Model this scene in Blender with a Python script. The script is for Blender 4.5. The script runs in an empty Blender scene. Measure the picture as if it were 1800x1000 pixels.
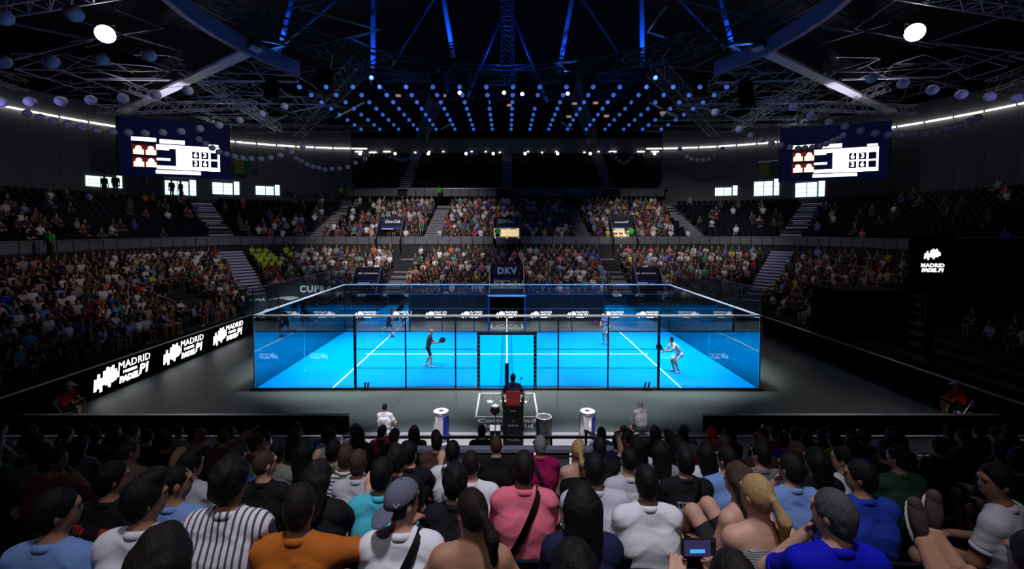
import bpy, bmesh, math, random
import numpy as np
from mathutils import Vector, Matrix
random.seed(7); RNG = np.random.RandomState(11)
SC = bpy.context.scene; COL = SC.collection
PI = math.pi

# ------------------------------------------------------------------ camera, world, exposure
F, CAMZ, YN, PITCH = 794.0, 6.35, 17.68, math.radians(2.27)
HOR = 402.8
cam = bpy.data.cameras.new('camera'); camo = bpy.data.objects.new('camera', cam); COL.objects.link(camo)
camo.location = (0, 0, CAMZ); camo.rotation_euler = (PI / 2 - PITCH, 0, 0)
cam.sensor_width = 36; cam.lens = F / 1800 * 36; cam.shift_x = 0.005; cam.shift_y = -0.0365
cam.clip_start = 0.05; cam.clip_end = 300
SC.camera = camo
SC.view_settings.view_transform = 'Standard'; SC.view_settings.look = 'None'
SC.view_settings.gamma = 1; SC.view_settings.use_curve_mapping = False
SC.view_settings.exposure = 0.0
world = bpy.data.worlds.new('arena_dark'); SC.world = world; world.use_nodes = True
world.node_tree.nodes['Background'].inputs[0].default_value = (0.35, 0.4, 1.0, 1)
world.node_tree.nodes['Background'].inputs[1].default_value = 0.004


def light(name, kind, loc, target, power, color=(1, 1, 1), angle=60, blend=0.6, size=0.4, size_y=None, spread=None):
    l = bpy.data.lights.new(name, kind); l.energy = power; l.color = color
    if kind == 'SPOT':
        l.spot_size = math.radians(angle); l.spot_blend = blend; l.shadow_soft_size = size
    elif kind == 'AREA':
        l.size = size
        if size_y: l.shape = 'RECTANGLE'; l.size_y = size_y
        if spread: l.spread = math.radians(spread)
    else:
        l.shadow_soft_size = size
    o = bpy.data.objects.new(name, l); COL.objects.link(o); o.location = loc
    d = Vector(target) - Vector(loc)
    o.rotation_euler = d.to_track_quat('-Z', 'Y').to_euler()
    return o

CW = (1.0, 0.97, 0.95); COOL = (0.82, 0.88, 1.0); BLUE = (0.03, 0.16, 1.0); WARM = (1, .86, .8)
# lamps of the arena: court floods in the rig, house lamps over the stands, blue wash in the roof, plus added fills
for sx in (-1, 1):
    for (x, y, tx, ty, an, pw) in ((3.6, 16.5, 3.4, 20.6, 58, 7000), (8.0, 18.5, 7.4, 21.2, 45, 8200), (3.6, 29.0, 3.4, 24.6, 58, 6200), (8.0, 27.5, 7.4, 24.4, 45, 7600)):
        light('court_flood_lamp', 'SPOT', (sx * x, y, 13.5), (sx * tx, ty, 0), pw, (1.0, .98, .96), an, .55, .35)
    light('left_house_lamp' if sx < 0 else 'right_house_lamp', 'SPOT', (sx * 4, 25, 17.5), (sx * 24.5, 29, 4.5), 2800 if sx < 0 else 800, WARM, 62, .95, .5)
    light('corner_house_lamp', 'SPOT', (sx * 3, 26, 17.5), (sx * 27, 44, 5), 2500 if sx < 0 else 1700, COOL, 56, .9, .5)
    light('far_house_lamp', 'SPOT', (sx * 8, 26, 18), (-9.5 if sx < 0 else 16, 43.5, 6), 12500 if sx < 0 else 9000, (1, .95, .92), 56 if sx < 0 else 50, .8, .5)
    light('far_low_lamp', 'SPOT', (sx * 6, 25, 17), (sx * 7, 37, 2.0), 4200, (1, .94, .95), 50, .8, .5)
    light('roof_blue_wash', 'POINT', (sx * 8.5, 36.0, 17.2), (0, 0, 30), 120, BLUE, size=.3)
    light('roof_violet_fill', 'SPOT', (sx * 26, 20.5, 11.5), (sx * 27, 26, 30), 700 if sx < 0 else 450, (.36, .36, 1.0), 150, .4, .4)  # added fill to lighten the dim side trusses, no fixture there
    light('girder_lamp', 'SPOT', (sx * 27.0, 35.5, 11.5), (sx * 27.8, 36.6, 18), 2600, (.92, .84, 1), 56, .5, .2)
    light('front_floor_lamp', 'SPOT', (sx * 2.3, 10.0, 14.5), (sx * 2.3, 11.2, 0), 12500, (1, .97, 1), 27, .45, .3)
    light('corner_roof_lamp', 'SPOT', (sx * 31, 48.0, 12.5), (sx * 25, 44, 17.5), 2200 if sx < 0 else 1500, (.8, .88, 1), 80, .9, .3)
    light('car_fill_lamp', 'SPOT', (-8.5, 26.5, 10.0), (-14.8, 31.0, .7), 9000, (.85, .95, 1), 24, .5, .2) if sx < 0 else None  # added fill that brightens the parked car, no fixture there
light('roof_blue_wash', 'POINT', (0, 39.0, 21.0), (0, 0, 30), 260, BLUE, size=.3)
light('near_house_lamp', 'SPOT', (0.2, .5, 16.5), (0.2, 3.4, 4.0), 4600, (.9, .9, 1.0), 34, 1.0, .6)
light('near_house_lamp', 'SPOT', (-1.5, -5.0, 15.5), (-.3, 4.0, 4.0), 800, (.95, .9, 1.0), 42, 1.0, .6)

# ------------------------------------------------------------------ helpers
MATS = {}


def M(name, col, rough=.6, metal=0.0, emit=0.0, ecol=None, noise=.12, scale=14.0, bump=0.0, spec=.35):
    if name in MATS: return MATS[name]
    m = bpy.data.materials.new(name); m.use_nodes = True; nt = m.node_tree; b = nt.nodes['Principled BSDF']
    b.inputs['Roughness'].default_value = rough; b.inputs['Metallic'].default_value = metal
    b.inputs['Specular IOR Level'].default_value = spec
    c = (*col, 1)
    if noise > 0:
        tc = nt.nodes.new('ShaderNodeTexCoord'); n = nt.nodes.new('ShaderNodeTexNoise'); n.inputs['Scale'].default_value = scale
        n.inputs['Detail'].default_value = 3
        nt.links.new(tc.outputs['Object'], n.inputs['Vector'])
        r = nt.nodes.new('ShaderNodeMix'); r.data_type = 'RGBA'
        r.inputs[6].default_value = tuple(v * (1 - noise) for v in col) + (1,)
        r.inputs[7].default_value = tuple(min(1, v * (1 + noise)) for v in col) + (1,)
        nt.links.new(n.outputs['Fac'], r.inputs[0]); nt.links.new(r.outputs[2], b.inputs['Base Color'])
        if bump > 0:
            bp = nt.nodes.new('ShaderNodeBump'); bp.inputs['Strength'].default_value = bump; bp.inputs['Distance'].default_value = .01
            nt.links.new(n.outputs['Fac'], bp.inputs['Height']); nt.links.new(bp.outputs[0], b.inputs['Normal'])
    else:
        b.inputs['Base Color'].default_value = c
    if emit > 0:
        b.inputs['Emission Color'].default_value = (*(ecol or col), 1); b.inputs['Emission Strength'].default_value = emit
    MATS[name] = m
    return m


def glass_mat(name, tint, ior):
    m = bpy.data.materials.new(name); m.use_nodes = True; nt = m.node_tree; nt.nodes.clear()
    o = nt.nodes.new('ShaderNodeOutputMaterial'); mx = nt.nodes.new('ShaderNodeMixShader')
    t = nt.nodes.new('ShaderNodeBsdfTransparent'); g = nt.nodes.new('ShaderNodeBsdfGlossy'); fr = nt.nodes.new('ShaderNodeFresnel')
    t.inputs[0].default_value = (*tint, 1); g.inputs['Roughness'].default_value = 0.0; g.inputs[0].default_value = (1, 1, 1, 1)
    fr.inputs[0].default_value = ior
    nt.links.new(fr.outputs[0], mx.inputs[0]); nt.links.new(t.outputs[0], mx.inputs[1]); nt.links.new(g.outputs[0], mx.inputs[2])
    nt.links.new(mx.outputs[0], o.inputs[0]); MATS[name] = m
    return m


def tag(o, label=None, cat=None, group=None, kind=None):
    if label: o['label'] = label
    if cat: o['category'] = cat
    if group: o['group'] = group
    if kind: o['kind'] = kind
    return o


def empty(name, loc=(0, 0, 0), rz=0, label=None, cat=None, group=None, kind=None):
    o = bpy.data.objects.new(name, None); COL.objects.link(o); o.location = loc; o.rotation_euler = (0, 0, rz)
    o.empty_display_size = .1
    return tag(o, label, cat, group, kind)


def link(name, mesh, mat=None, parent=None, loc=None, rot=None, scale=None):
    o = bpy.data.objects.new(name, mesh); COL.objects.link(o)
    if mat is not None:
        if len(mesh.materials) == 0: mesh.materials.append(mat)
        elif mesh.materials[0] != mat:
            o.material_slots[0].link = 'OBJECT'; o.material_slots[0].material = mat
    if parent: o.parent = parent
    if loc is not None: o.location = loc
    if rot is not None: o.rotation_euler = rot
    if scale is not None: o.scale = scale
    return o


def frame_of(d):
    d = Vector(d).normalized(); up = Vector((0, 0, 1)) if abs(d.z) < .95 else Vector((0, 1, 0))
    s = d.cross(up).normalized(); u = s.cross(d).normalized()
    return d, s, u


class MB:
    def __init__(self): self.v = []; self.f = []; self.sm = False
    def add(self, vs, fs):
        n = len(self.v); self.v += [tuple(p) for p in vs]; self.f += [tuple(i + n for i in f) for f in fs]; return self
    def box(self, c, s, rz=0, bev=0):
        x, y, z = (v / 2 for v in s); cr, sr = math.cos(rz), math.sin(rz)
        vs = []
        for dx, dy, dz in ((-x, -y, -z), (x, -y, -z), (x, y, -z), (-x, y, -z), (-x, -y, z), (x, -y, z), (x, y, z), (-x, y, z)):
            vs.append((c[0] + dx * cr - dy * sr, c[1] + dx * sr + dy * cr, c[2] + dz))
        return self.add(vs, ((0, 3, 2, 1), (4, 5, 6, 7), (0, 1, 5, 4), (1, 2, 6, 5), (2, 3, 7, 6), (3, 0, 4, 7)))
    def bar(self, a, b, w, h=None, caps=True):
        h = h or w; a = Vector(a); b = Vector(b); d, s, u = frame_of(b - a); vs = []
        for p in (a, b):
            for i, j in ((-1, -1), (1, -1), (1, 1), (-1, 1)): vs.append(p + s * i * w / 2 + u * j * h / 2)
        fs = [(0, 1, 5, 4), (1, 2, 6, 5), (2, 3, 7, 6), (3, 0, 4, 7)]
        if caps: fs += [(3, 2, 1, 0), (4, 5, 6, 7)]
        return self.add(vs, fs)
    def tube(self, a, b, r, n=8, r2=None, caps=True):
        r2 = r if r2 is None else r2
        a = Vector(a); b = Vector(b); d, s, u = frame_of(b - a); vs = []
        for p, q in ((a, r), (b, r2)):
            for i in range(n):
                t = 2 * PI * i / n; vs.append(p + s * math.cos(t) * q + u * math.sin(t) * q)
        fs = [(i, (i + 1) % n, n + (i + 1) % n, n + i) for i in range(n)]
        if caps: fs += [tuple(range(n - 1, -1, -1)), tuple(range(n, 2 * n))]
        return self.add(vs, fs)
    def path(self, pts, r, n=6):
        for a, b in zip(pts[:-1], pts[1:]): self.tube(a, b, r, n)
        return self
    def lathe(self, prof, c=(0, 0, 0), n=20, axis='z'):
        vs = []
        for r, z in prof:
            for i in range(n):
                t = 2 * PI * i / n
                p = (r * math.cos(t), r * math.sin(t), z)
                if axis == 'y': p = (p[0], p[2], p[1])
                vs.append((c[0] + p[0], c[1] + p[1], c[2] + p[2]))
        fs = []
        for k in range(len(prof) - 1):
            for i in range(n): fs.append((k * n + i, k * n + (i + 1) % n, (k + 1) * n + (i + 1) % n, (k + 1) * n + i))
        fs.append(tuple(range(n - 1, -1, -1))); L = (len(prof) - 1) * n; fs.append(tuple(range(L, L + n)))
        return self.add(vs, fs)
    def sphere(self, c, r, n=12, m=8, sc=(1, 1, 1)):
        prof = [(max(1e-4, r * math.sin(PI * k / m)), -r * math.cos(PI * k / m)) for k in range(m + 1)]
        k0 = len(self.v); self.lathe(prof, (0, 0, 0), n)
        for i in range(k0, len(self.v)):
            p = self.v[i]; self.v[i] = (c[0] + p[0] * sc[0], c[1] + p[1] * sc[1], c[2] + p[2] * sc[2])
        return self
    def prism(self, poly, y0, y1, axis='y'):
        n = len(poly); vs = []
        for y in (y0, y1):
            for a, b in poly:
                vs.append((a, y, b) if axis == 'y' else ((y, a, b) if axis == 'x' else (a, b, y)))
        fs = [(i, (i + 1) % n, n + (i + 1) % n, n + i) for i in range(n)] + [tuple(range(n - 1, -1, -1)), tuple(range(n, 2 * n))]
        return self.add(vs, fs)
    def mesh(self, name, mat=None, smooth=False):
        me = bpy.data.meshes.new(name); me.from_pydata(self.v, [], self.f)
        bm = bmesh.new(); bm.from_mesh(me); bmesh.ops.recalc_face_normals(bm, faces=bm.faces); bm.to_mesh(me); bm.free()
        if mat: me.materials.append(mat)
        if smooth or self.sm: me.polygons.foreach_set('use_smooth', [True] * len(me.polygons))
        return me
    def build(self, name, mat, parent=None, loc=None, rot=None, smooth=False):
        return link(name, self.mesh(name, mat, smooth), None, parent, loc, rot)


def copy_tree(o, parent=None, loc=None, rz=None):
    c = o.copy(); COL.objects.link(c)
    if parent: c.parent = parent
    if loc is not None: c.location = loc
    if rz is not None: c.rotation_euler = (0, 0, rz)
    for ch in list(o.children):
        d = ch.copy(); COL.objects.link(d); d.parent = c
        for g in list(ch.children):
            e = g.copy(); COL.objects.link(e); e.parent = d
    return c


TXT = {}


def text_mesh(s, size=1.0, bold=0.0, shear=0.0, ext=.004, spacing=1.0):
    key = (s, size, bold, shear, ext, spacing)
    if key in TXT: return TXT[key]
    cu = bpy.data.curves.new('lettering', 'FONT'); cu.body = s; cu.size = size; cu.shear = shear; cu.offset = bold; cu.extrude = ext
    cu.resolution_u = 2; cu.align_x = 'CENTER'; cu.align_y = 'CENTER'; cu.space_character = spacing
    ob = bpy.data.objects.new('lettering', cu); COL.objects.link(ob)
    dg = bpy.context.evaluated_depsgraph_get(); me = bpy.data.meshes.new_from_object(ob.evaluated_get(dg)); bpy.data.objects.remove(ob)
    TXT[key] = me
    return me


def text(s, size, mat, parent, loc, rot=(PI / 2, 0, 0), name='lettering', **k):
    me = text_mesh(s, size, **k).copy(); me.materials.clear(); me.materials.append(mat)
    return link(name, me, None, parent, loc, rot)


def proj(p):
    c, s = math.cos(PITCH), math.sin(PITCH); z = p[2] - CAMZ; d = p[1] * c - z * s; u = p[1] * s + z * c
    if d < .1: return None
    return (891 + F * p[0] / d, 434.3 - F * u / d, d)


def at(px, py, Y):
    """world point seen at photo pixel (px, py) at depth Y in front of the camera position"""
    c, s = math.cos(PITCH), math.sin(PITCH)
    a = (px - 891) / F; b = (434.3 - py) / F
    dirv = Vector((a, c + b * s, -s + b * c)); k = Y / dirv.y
    return Vector((0, 0, CAMZ)) + dirv * k


ORD = ['first', 'second', 'third', 'fourth', 'fifth', 'sixth', 'seventh', 'eighth', 'ninth', 'tenth', 'eleventh', 'twelfth', 'thirteenth',
       'fourteenth', 'fifteenth', 'sixteenth', 'seventeenth', 'eighteenth', 'nineteenth', 'twentieth']


def ordw(i):
    if i < 20: return ORD[i]
    t, u = divmod(i + 1, 10); tens = ['', '', 'twent', 'thirt', 'fort', 'fift', 'sixt', 'sevent', 'eight', 'ninet'][t]
    return tens + 'ieth' if u == 0 else {'fort': 'forty'}.get(tens, tens + 'y') + '-' + ORD[u - 1]

# ------------------------------------------------------------------ implicit-surface figures (one continuous skin per body)
def smin(a, b, k):
    h = np.clip(.5 + .5 * (b - a) / k, 0, 1); return b * (1 - h) + a * h - k * h * (1 - h)


def V(*a): return np.array(a, float)


class Fig:
    def __init__(self): self.p = []
    def cap(self, a, b, ra, rb, lab, k=.03, cut=None, lab2=None):
        self.p.append(('c', np.array(a, float), np.array(b, float), ra, rb, lab, k, cut, lab2)); return self
    def ell(self, c, r, lab, k=.02, R=None):
        self.p.append(('e', np.array(c, float), np.array(r, float), np.eye(3) if R is None else R, 0, lab, k, None, None)); return self
    @staticmethod
    def dist(q, P):
        if q[0] == 'c':
            _, a, b, ra, rb = q[:5]; ba = b - a; pa = P - a
            h = np.clip((pa @ ba) / max(1e-9, ba @ ba), 0, 1)
            return np.sqrt(((pa - h[..., None] * ba) ** 2).sum(-1)) - (ra + (rb - ra) * h), h
        _, c, r, R = q[:4]; s = ((P - c) @ R)
        k0 = np.sqrt(((s / r) ** 2).sum(-1)); k1 = np.sqrt(((s / r ** 2) ** 2).sum(-1)) + 1e-9
        return k0 * (k0 - 1) / k1, np.zeros(P.shape[:-1])
    def bbox(self, q):
        if q[0] == 'c':
            r = max(q[3], q[4]); return np.minimum(q[1], q[2]) - r, np.maximum(q[1], q[2]) + r
        r = q[2].max(); return q[1] - r, q[1] + r
    def field(self, vox, post=None, pad=.04):
        bb = [self.bbox(q) for q in self.p]; lo = np.min([b[0] for b in bb], 0) - pad; hi = np.max([b[1] for b in bb], 0) + pad
        n = np.ceil((hi - lo) / vox).astype(int) + 1
        D = np.full(n, .12)
        for q, (a, b) in zip(self.p, bb):
            m = q[6] + vox * 1.5 + .01
            i0 = np.maximum(0, np.floor((a - m - lo) / vox).astype(int)); i1 = np.minimum(n, np.ceil((b + m - lo) / vox).astype(int) + 1)
            g = np.stack(np.meshgrid(*[lo[d] + vox * np.arange(i0[d], i1[d]) for d in range(3)], indexing='ij'), -1)
            sl = tuple(slice(i0[d], i1[d]) for d in range(3))
            D[sl] = smin(D[sl], self.dist(q, g)[0], q[6])
        if post is not None:
            g = np.stack(np.meshgrid(*[lo[d] + vox * np.arange(n[d]) for d in range(3)], indexing='ij'), -1)
            D = post(g, D)
        return D, lo
    def surf(self, vox, post=None):
        D, lo = self.field(vox, post); return nets(D, lo, vox)
    def point(self, P):
        d = np.full(P.shape[:-1], .5)
        for q in self.p: d = smin(d, self.dist(q, P)[0], q[6])
        return d
    def labels(self, P):
        best = np.full(len(P), 9.); lab = np.zeros(len(P), int)
        for q in self.p:
            d, h = self.dist(q, P); L = np.full(len(P), q[5])
            if q[7] is not None: L = np.where(h > q[7], q[8], q[5])
            m = d < best; best[m] = d[m]; lab[m] = L[m]
        return lab


def nets(D, lo, vox):
    S = D < 0; n = np.array(D.shape)
    c = [S[i:n[0] - 1 + i, j:n[1] - 1 + j, k:n[2] - 1 + k] for i in (0, 1) for j in (0, 1) for k in (0, 1)]
    cnt = sum(x.astype(np.int8) for x in c); act = (cnt > 0) & (cnt < 8)
    idx = np.argwhere(act); N = len(idx); cid = np.full(act.shape, -1, np.int64); cid[act] = np.arange(N)
    offs = np.array([(i, j, k) for i in (0, 1) for j in (0, 1) for k in (0, 1)])
    vals = np.stack([D[idx[:, 0] + o[0], idx[:, 1] + o[1], idx[:, 2] + o[2]] for o in offs], 1)
    acc = np.zeros((N, 3)); w = np.zeros(N)
    for a in range(8):
        for b in range(a + 1, 8):
            if np.abs(offs[a] - offs[b]).sum() != 1: continue
            m = (vals[:, a] < 0) != (vals[:, b] < 0)
            t = vals[m, a] / (vals[m, a] - vals[m, b])
            acc[m] += offs[a] + t[:, None] * (offs[b] - offs[a]); w[m] += 1
    verts = lo + vox * (idx + acc / w[:, None])
    faces = []
    for ax in range(3):
        o1, o2 = [(1, 2), (2, 0), (0, 1)][ax]
        sa = [slice(1, -1)] * 3; sa[ax] = slice(0, -1); sb = list(sa); sb[ax] = slice(1, None)
        A = S[tuple(sa)]; B = S[tuple(sb)]; e = np.argwhere(A != B); flip = A[tuple(e.T)]
        base = e.copy(); base[:, o1] += 1; base[:, o2] += 1
        def cell(d1, d2):
            q = base.copy(); q[:, o1] -= d1; q[:, o2] -= d2; return cid[tuple(q.T)]
        Q = np.stack([cell(1, 1), cell(0, 1), cell(0, 0), cell(1, 0)], 1)
        Q[~flip] = Q[~flip][:, ::-1]
        faces.append(Q)
    f = np.concatenate(faces); f = f[(f >= 0).all(1)]
    return verts, f


def np_mesh(name, v, f, mats=(), mi=None, smooth=True):
    me = bpy.data.meshes.new(name); v = np.asarray(v, np.float32); f = np.asarray(f, np.int32); nf = len(f); k = f.shape[1]
    me.vertices.add(len(v)); me.vertices.foreach_set('co', v.ravel())
    me.loops.add(nf * k); me.loops.foreach_set('vertex_index', f.ravel())
    me.polygons.add(nf); me.polygons.foreach_set('loop_start', np.arange(nf, dtype=np.int32) * k)
    if mi is not None: me.polygons.foreach_set('material_index', np.asarray(mi, np.int32))
    if smooth: me.polygons.foreach_set('use_smooth', np.ones(nf, bool))
    for m in mats: me.materials.append(m)
    me.update(calc_edges=True)
    return me


def vnormals(v, f):
    n = np.zeros_like(v); a = np.cross(v[f[:, 2]] - v[f[:, 0]], v[f[:, 3]] - v[f[:, 1]])
    for i in range(4): np.add.at(n, f[:, i], a)
    return n / (np.linalg.norm(n, axis=1, keepdims=True) + 1e-9)

SKIN, SHIRT, PANTS, SHOE, HAIR = 0, 1, 2, 3, 4


def unit(v): v = np.asarray(v, float); return v / (np.linalg.norm(v) + 1e-9)


def head_frame(yaw, pitch=0, roll=0):
    f = V(-math.sin(yaw) * math.cos(pitch), math.cos(yaw) * math.cos(pitch), math.sin(pitch)); r = unit(np.cross(f, V(0, 0, 1)))
    u = np.cross(r, f); cr, sr = math.cos(roll), math.sin(roll)
    r, u = r * cr + u * sr, u * cr - r * sr
    return f, r, u


def seated(lean=.12, yaw=0, pitch=-.05, roll=0, arms=('lap', 'lap'), wide=1.0, side=0, legs='sit', hy=0, spread=.11):
    J = {}; H = V(0, 0, .53); u = unit(V(side, math.sin(lean), math.cos(lean))); J['pelvis'] = H
    J['chest'] = H + .36 * u; S = H + .49 * u; N = H + .545 * u; u2 = unit(V(side * .5, math.sin(lean * .5) + .10, 1))
    J['neck'] = N; J['head'] = N + .175 * u2; J['frame'] = head_frame(yaw, pitch, roll)
    for s, nm, md in ((-1, 'l', arms[0]), (1, 'r', arms[1])):
        sh = S + V(s * .166 * wide, 0, -.005); J['sh' + nm] = sh
        if md == 'lap': el = sh + V(s * .05, .07, -.27); wr = el + V(-s * .09, .22, -.05)
        elif md == 'wide': el = sh + V(s * .15, .02, -.23); wr = el + V(-s * .10, .22, -.06)
        elif md == 'knees': el = V(s * .19, .33, .70); wr = V(s * .05, .46, .74)
        elif md == 'raised': el = sh + V(s * .12, .10, .10); wr = el + V(-s * .05, -.02, .22)
        elif md == 'phone': el = sh + V(s * .07, .16, -.22); wr = el + V(-s * .02, .16, .19)
        elif md == 'out': el = sh + V(s * .25, .10, -.05); wr = el + V(s * .10, .22, .0)
        elif md == 'chin': el = sh + V(s * .04, .22, -.20); wr = J['head'] + V(s * .05, .10, -.16)
        elif md == 'hand': el = sh + V(s * .10, .20, -.22); wr = el + V(s * .02, .12, .20)
        else: el, wr = [np.array(q, float) for q in md]
        J['el' + nm] = el; J['wr' + nm] = wr
        hp = V(s * .085, .02, .53); J['hip' + nm] = hp
        if legs == 'sit': J['kn' + nm] = V(s * spread, .44, .54); J['an' + nm] = V(s * spread * .9, .42, .10); J['to' + nm] = V(s * spread, .56, .045)
        elif legs == 'up': J['kn' + nm] = V(s * .09, .40, .86); J['an' + nm] = V(s * .08, .66, .52); J['to' + nm] = V(s * .09, .74, .56)
        elif legs == 'stretch': J['kn' + nm] = V(s * .06, .46, .62); J['an' + nm] = V(s * .05, .92, .74); J['to' + nm] = V(s * .07, .97, .90)
        elif legs == 'floor': J['kn' + nm] = V(s * .16, .36, .46); J['an' + nm] = V(s * .12, .42, .10); J['to' + nm] = V(s * .12, .55, .045)
    return J


def figure(J, sleeve=.6, shorts=True, wide=1.0, fat=1.0, face=True, tank=False):
    g = Fig(); p, c, N, hd = J['pelvis'], J['chest'], J['neck'], J['head']; f, r, u = J['frame']
    ax = unit(J['shr'] - J['shl']); leg2 = SKIN if shorts else PANTS; tt = SKIN if tank else SHIRT
    hx = unit(J['hipr'] - J['hipl'])
    g.cap(J['hipl'], J['hipr'], .112 * fat, .112 * fat, PANTS, .04)
    m = p * .55 + c * .45
    g.cap(m - ax * .065 * wide, m + ax * .065 * wide, .108 * fat, .108 * fat, SHIRT, .05)
    m3 = p * .22 + c * .78
    g.cap(m3 - ax * .078 * wide, m3 + ax * .078 * wide, .112 * fat, .112 * fat, SHIRT, .06)
    g.cap(c - ax * .085 * wide, c + ax * .085 * wide, .112 * fat, .112 * fat, SHIRT, .06)
    g.cap(J['shl'] * .9 + J['shr'] * .1, J['shr'] * .9 + J['shl'] * .1, .066, .066, tt, .06)
    g.cap(N - (N - c) * .12, N * .5 + (J['shl'] + J['shr']) * .25, .062, .07, tt, .04)
    for s in 'lr':
        sh, el, wr = J['sh' + s], J['el' + s], J['wr' + s]
        g.cap(N, sh, .05, .052, tt, .03)
        if sleeve >= 1: g.cap(sh, el, .053, .044, SHIRT, .035)
        elif sleeve <= 0: g.cap(sh, el, .050, .041, SKIN, .035)
        else: g.cap(sh, el, .053, .042, SHIRT, .035, sleeve, SKIN)
        g.cap(el, wr, .043, .029, SHIRT if sleeve >= 2 else SKIN, .025)
        g.cap(J['hip' + s], J['kn' + s], .088 * fat, .060, PANTS, .04, .82 if shorts else None, SKIN)
        g.cap(J['kn' + s], J['an' + s], .057, .038, leg2, .03)
        mid = J['kn' + s] * .68 + J['an' + s] * .32
        back = unit(np.cross(hx, unit(J['an' + s] - J['kn' + s]))); back = back if (back @ V(0, 1, 0)) < 0 else -back
        g.cap(mid, J['kn' + s] * .5 + J['an' + s] * .5, .05, .045, leg2, .03) if False else g.ell(mid + back * .018, V(.046, .046, .085), leg2, .03)
        a, t = J['an' + s], J['to' + s]; heel = a + unit(a - J['kn' + s]) * .045 - unit(t - a) * .03
        g.cap(a, heel, .038, .036, SHOE, .02); g.cap(heel, t, .036, .034, SHOE, .03)
    R = np.stack([r, f, u], 1)
    g.cap(N, hd - u * .06 - f * .012, .058, .053, SKIN, .025)
    g.ell(hd, V(.069, .089, .110), SKIN, .02, R)
    g.ell(hd + f * .03 - u * .058, V(.050, .058, .060), SKIN, .03, R)
    if face:
        g.cap(hd + f * .086 + u * .005, hd + f * .097 - u * .026, .008, .012, SKIN, .012)
        g.cap(hd + f * .082 + u * .03 - r * .035, hd + f * .082 + u * .03 + r * .035, .012, .012, SKIN, .015)
        g.cap(hd + f * .078 - u * .066 - r * .018, hd + f * .078 - u * .066 + r * .018, .010, .010, SKIN, .012)
        for s in (-1, 1): g.ell(hd + r * s * .070 - u * .012 - f * .008, V(.011, .020, .032), SKIN, .008, R)
    return g


def hand_mesh(vox=.0065, curl=.5):
    """right hand, wrist at origin, fingers along +Y, palm facing -Z"""
    g = Fig()
    for i, x in enumerate((-.026, -.009, .009, .026)): g.cap((x * .6, .01, 0), (x, .08, 0), .014, .012, 0, .012)
    L = (.030, .040, .043, .036); L = L[::-1] if False else (.036, .043, .040, .030)
    for x, l in zip((-.028, -.010, .009, .028), L):
        a = V(x, .085, 0); b = a + V(x * .12, l * math.cos(curl), -l * math.sin(curl)); c = b + V(0, l * .9 * math.cos(curl * 2.2), -l * .9 * math.sin(curl * 2.2))
        g.cap(a, b, .0098, .009, 0, .005); g.cap(b, c, .009, .0078, 0, .005)
    g.cap((-.02, .02, -.004), (-.048, .055, -.016), .013, .011, 0, .012); g.cap((-.048, .055, -.016), (-.046, .088, -.028), .010, .0085, 0, .005)
    return g.surf(vox)

HAND_HI = hand_mesh(); HAND_LO = hand_mesh(.0105)


def add_hand(v, f, J, s, H):
    hv, hf = H; wr, el = J['wr' + s], J['el' + s]; y = unit(wr - el); z = unit(np.cross(V(1, 0, 0), y)); z = z if z[2] > 0 else -z
    x = np.cross(y, z); w = hv.copy()
    if s == 'l': w[:, 0] *= -1; hf = hf[:, ::-1]
    w = wr - y * .012 + w[:, :1] * x + w[:, 1:2] * y + w[:, 2:] * z
    return np.concatenate([v, w]), np.concatenate([f, hf + len(v)])


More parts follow.
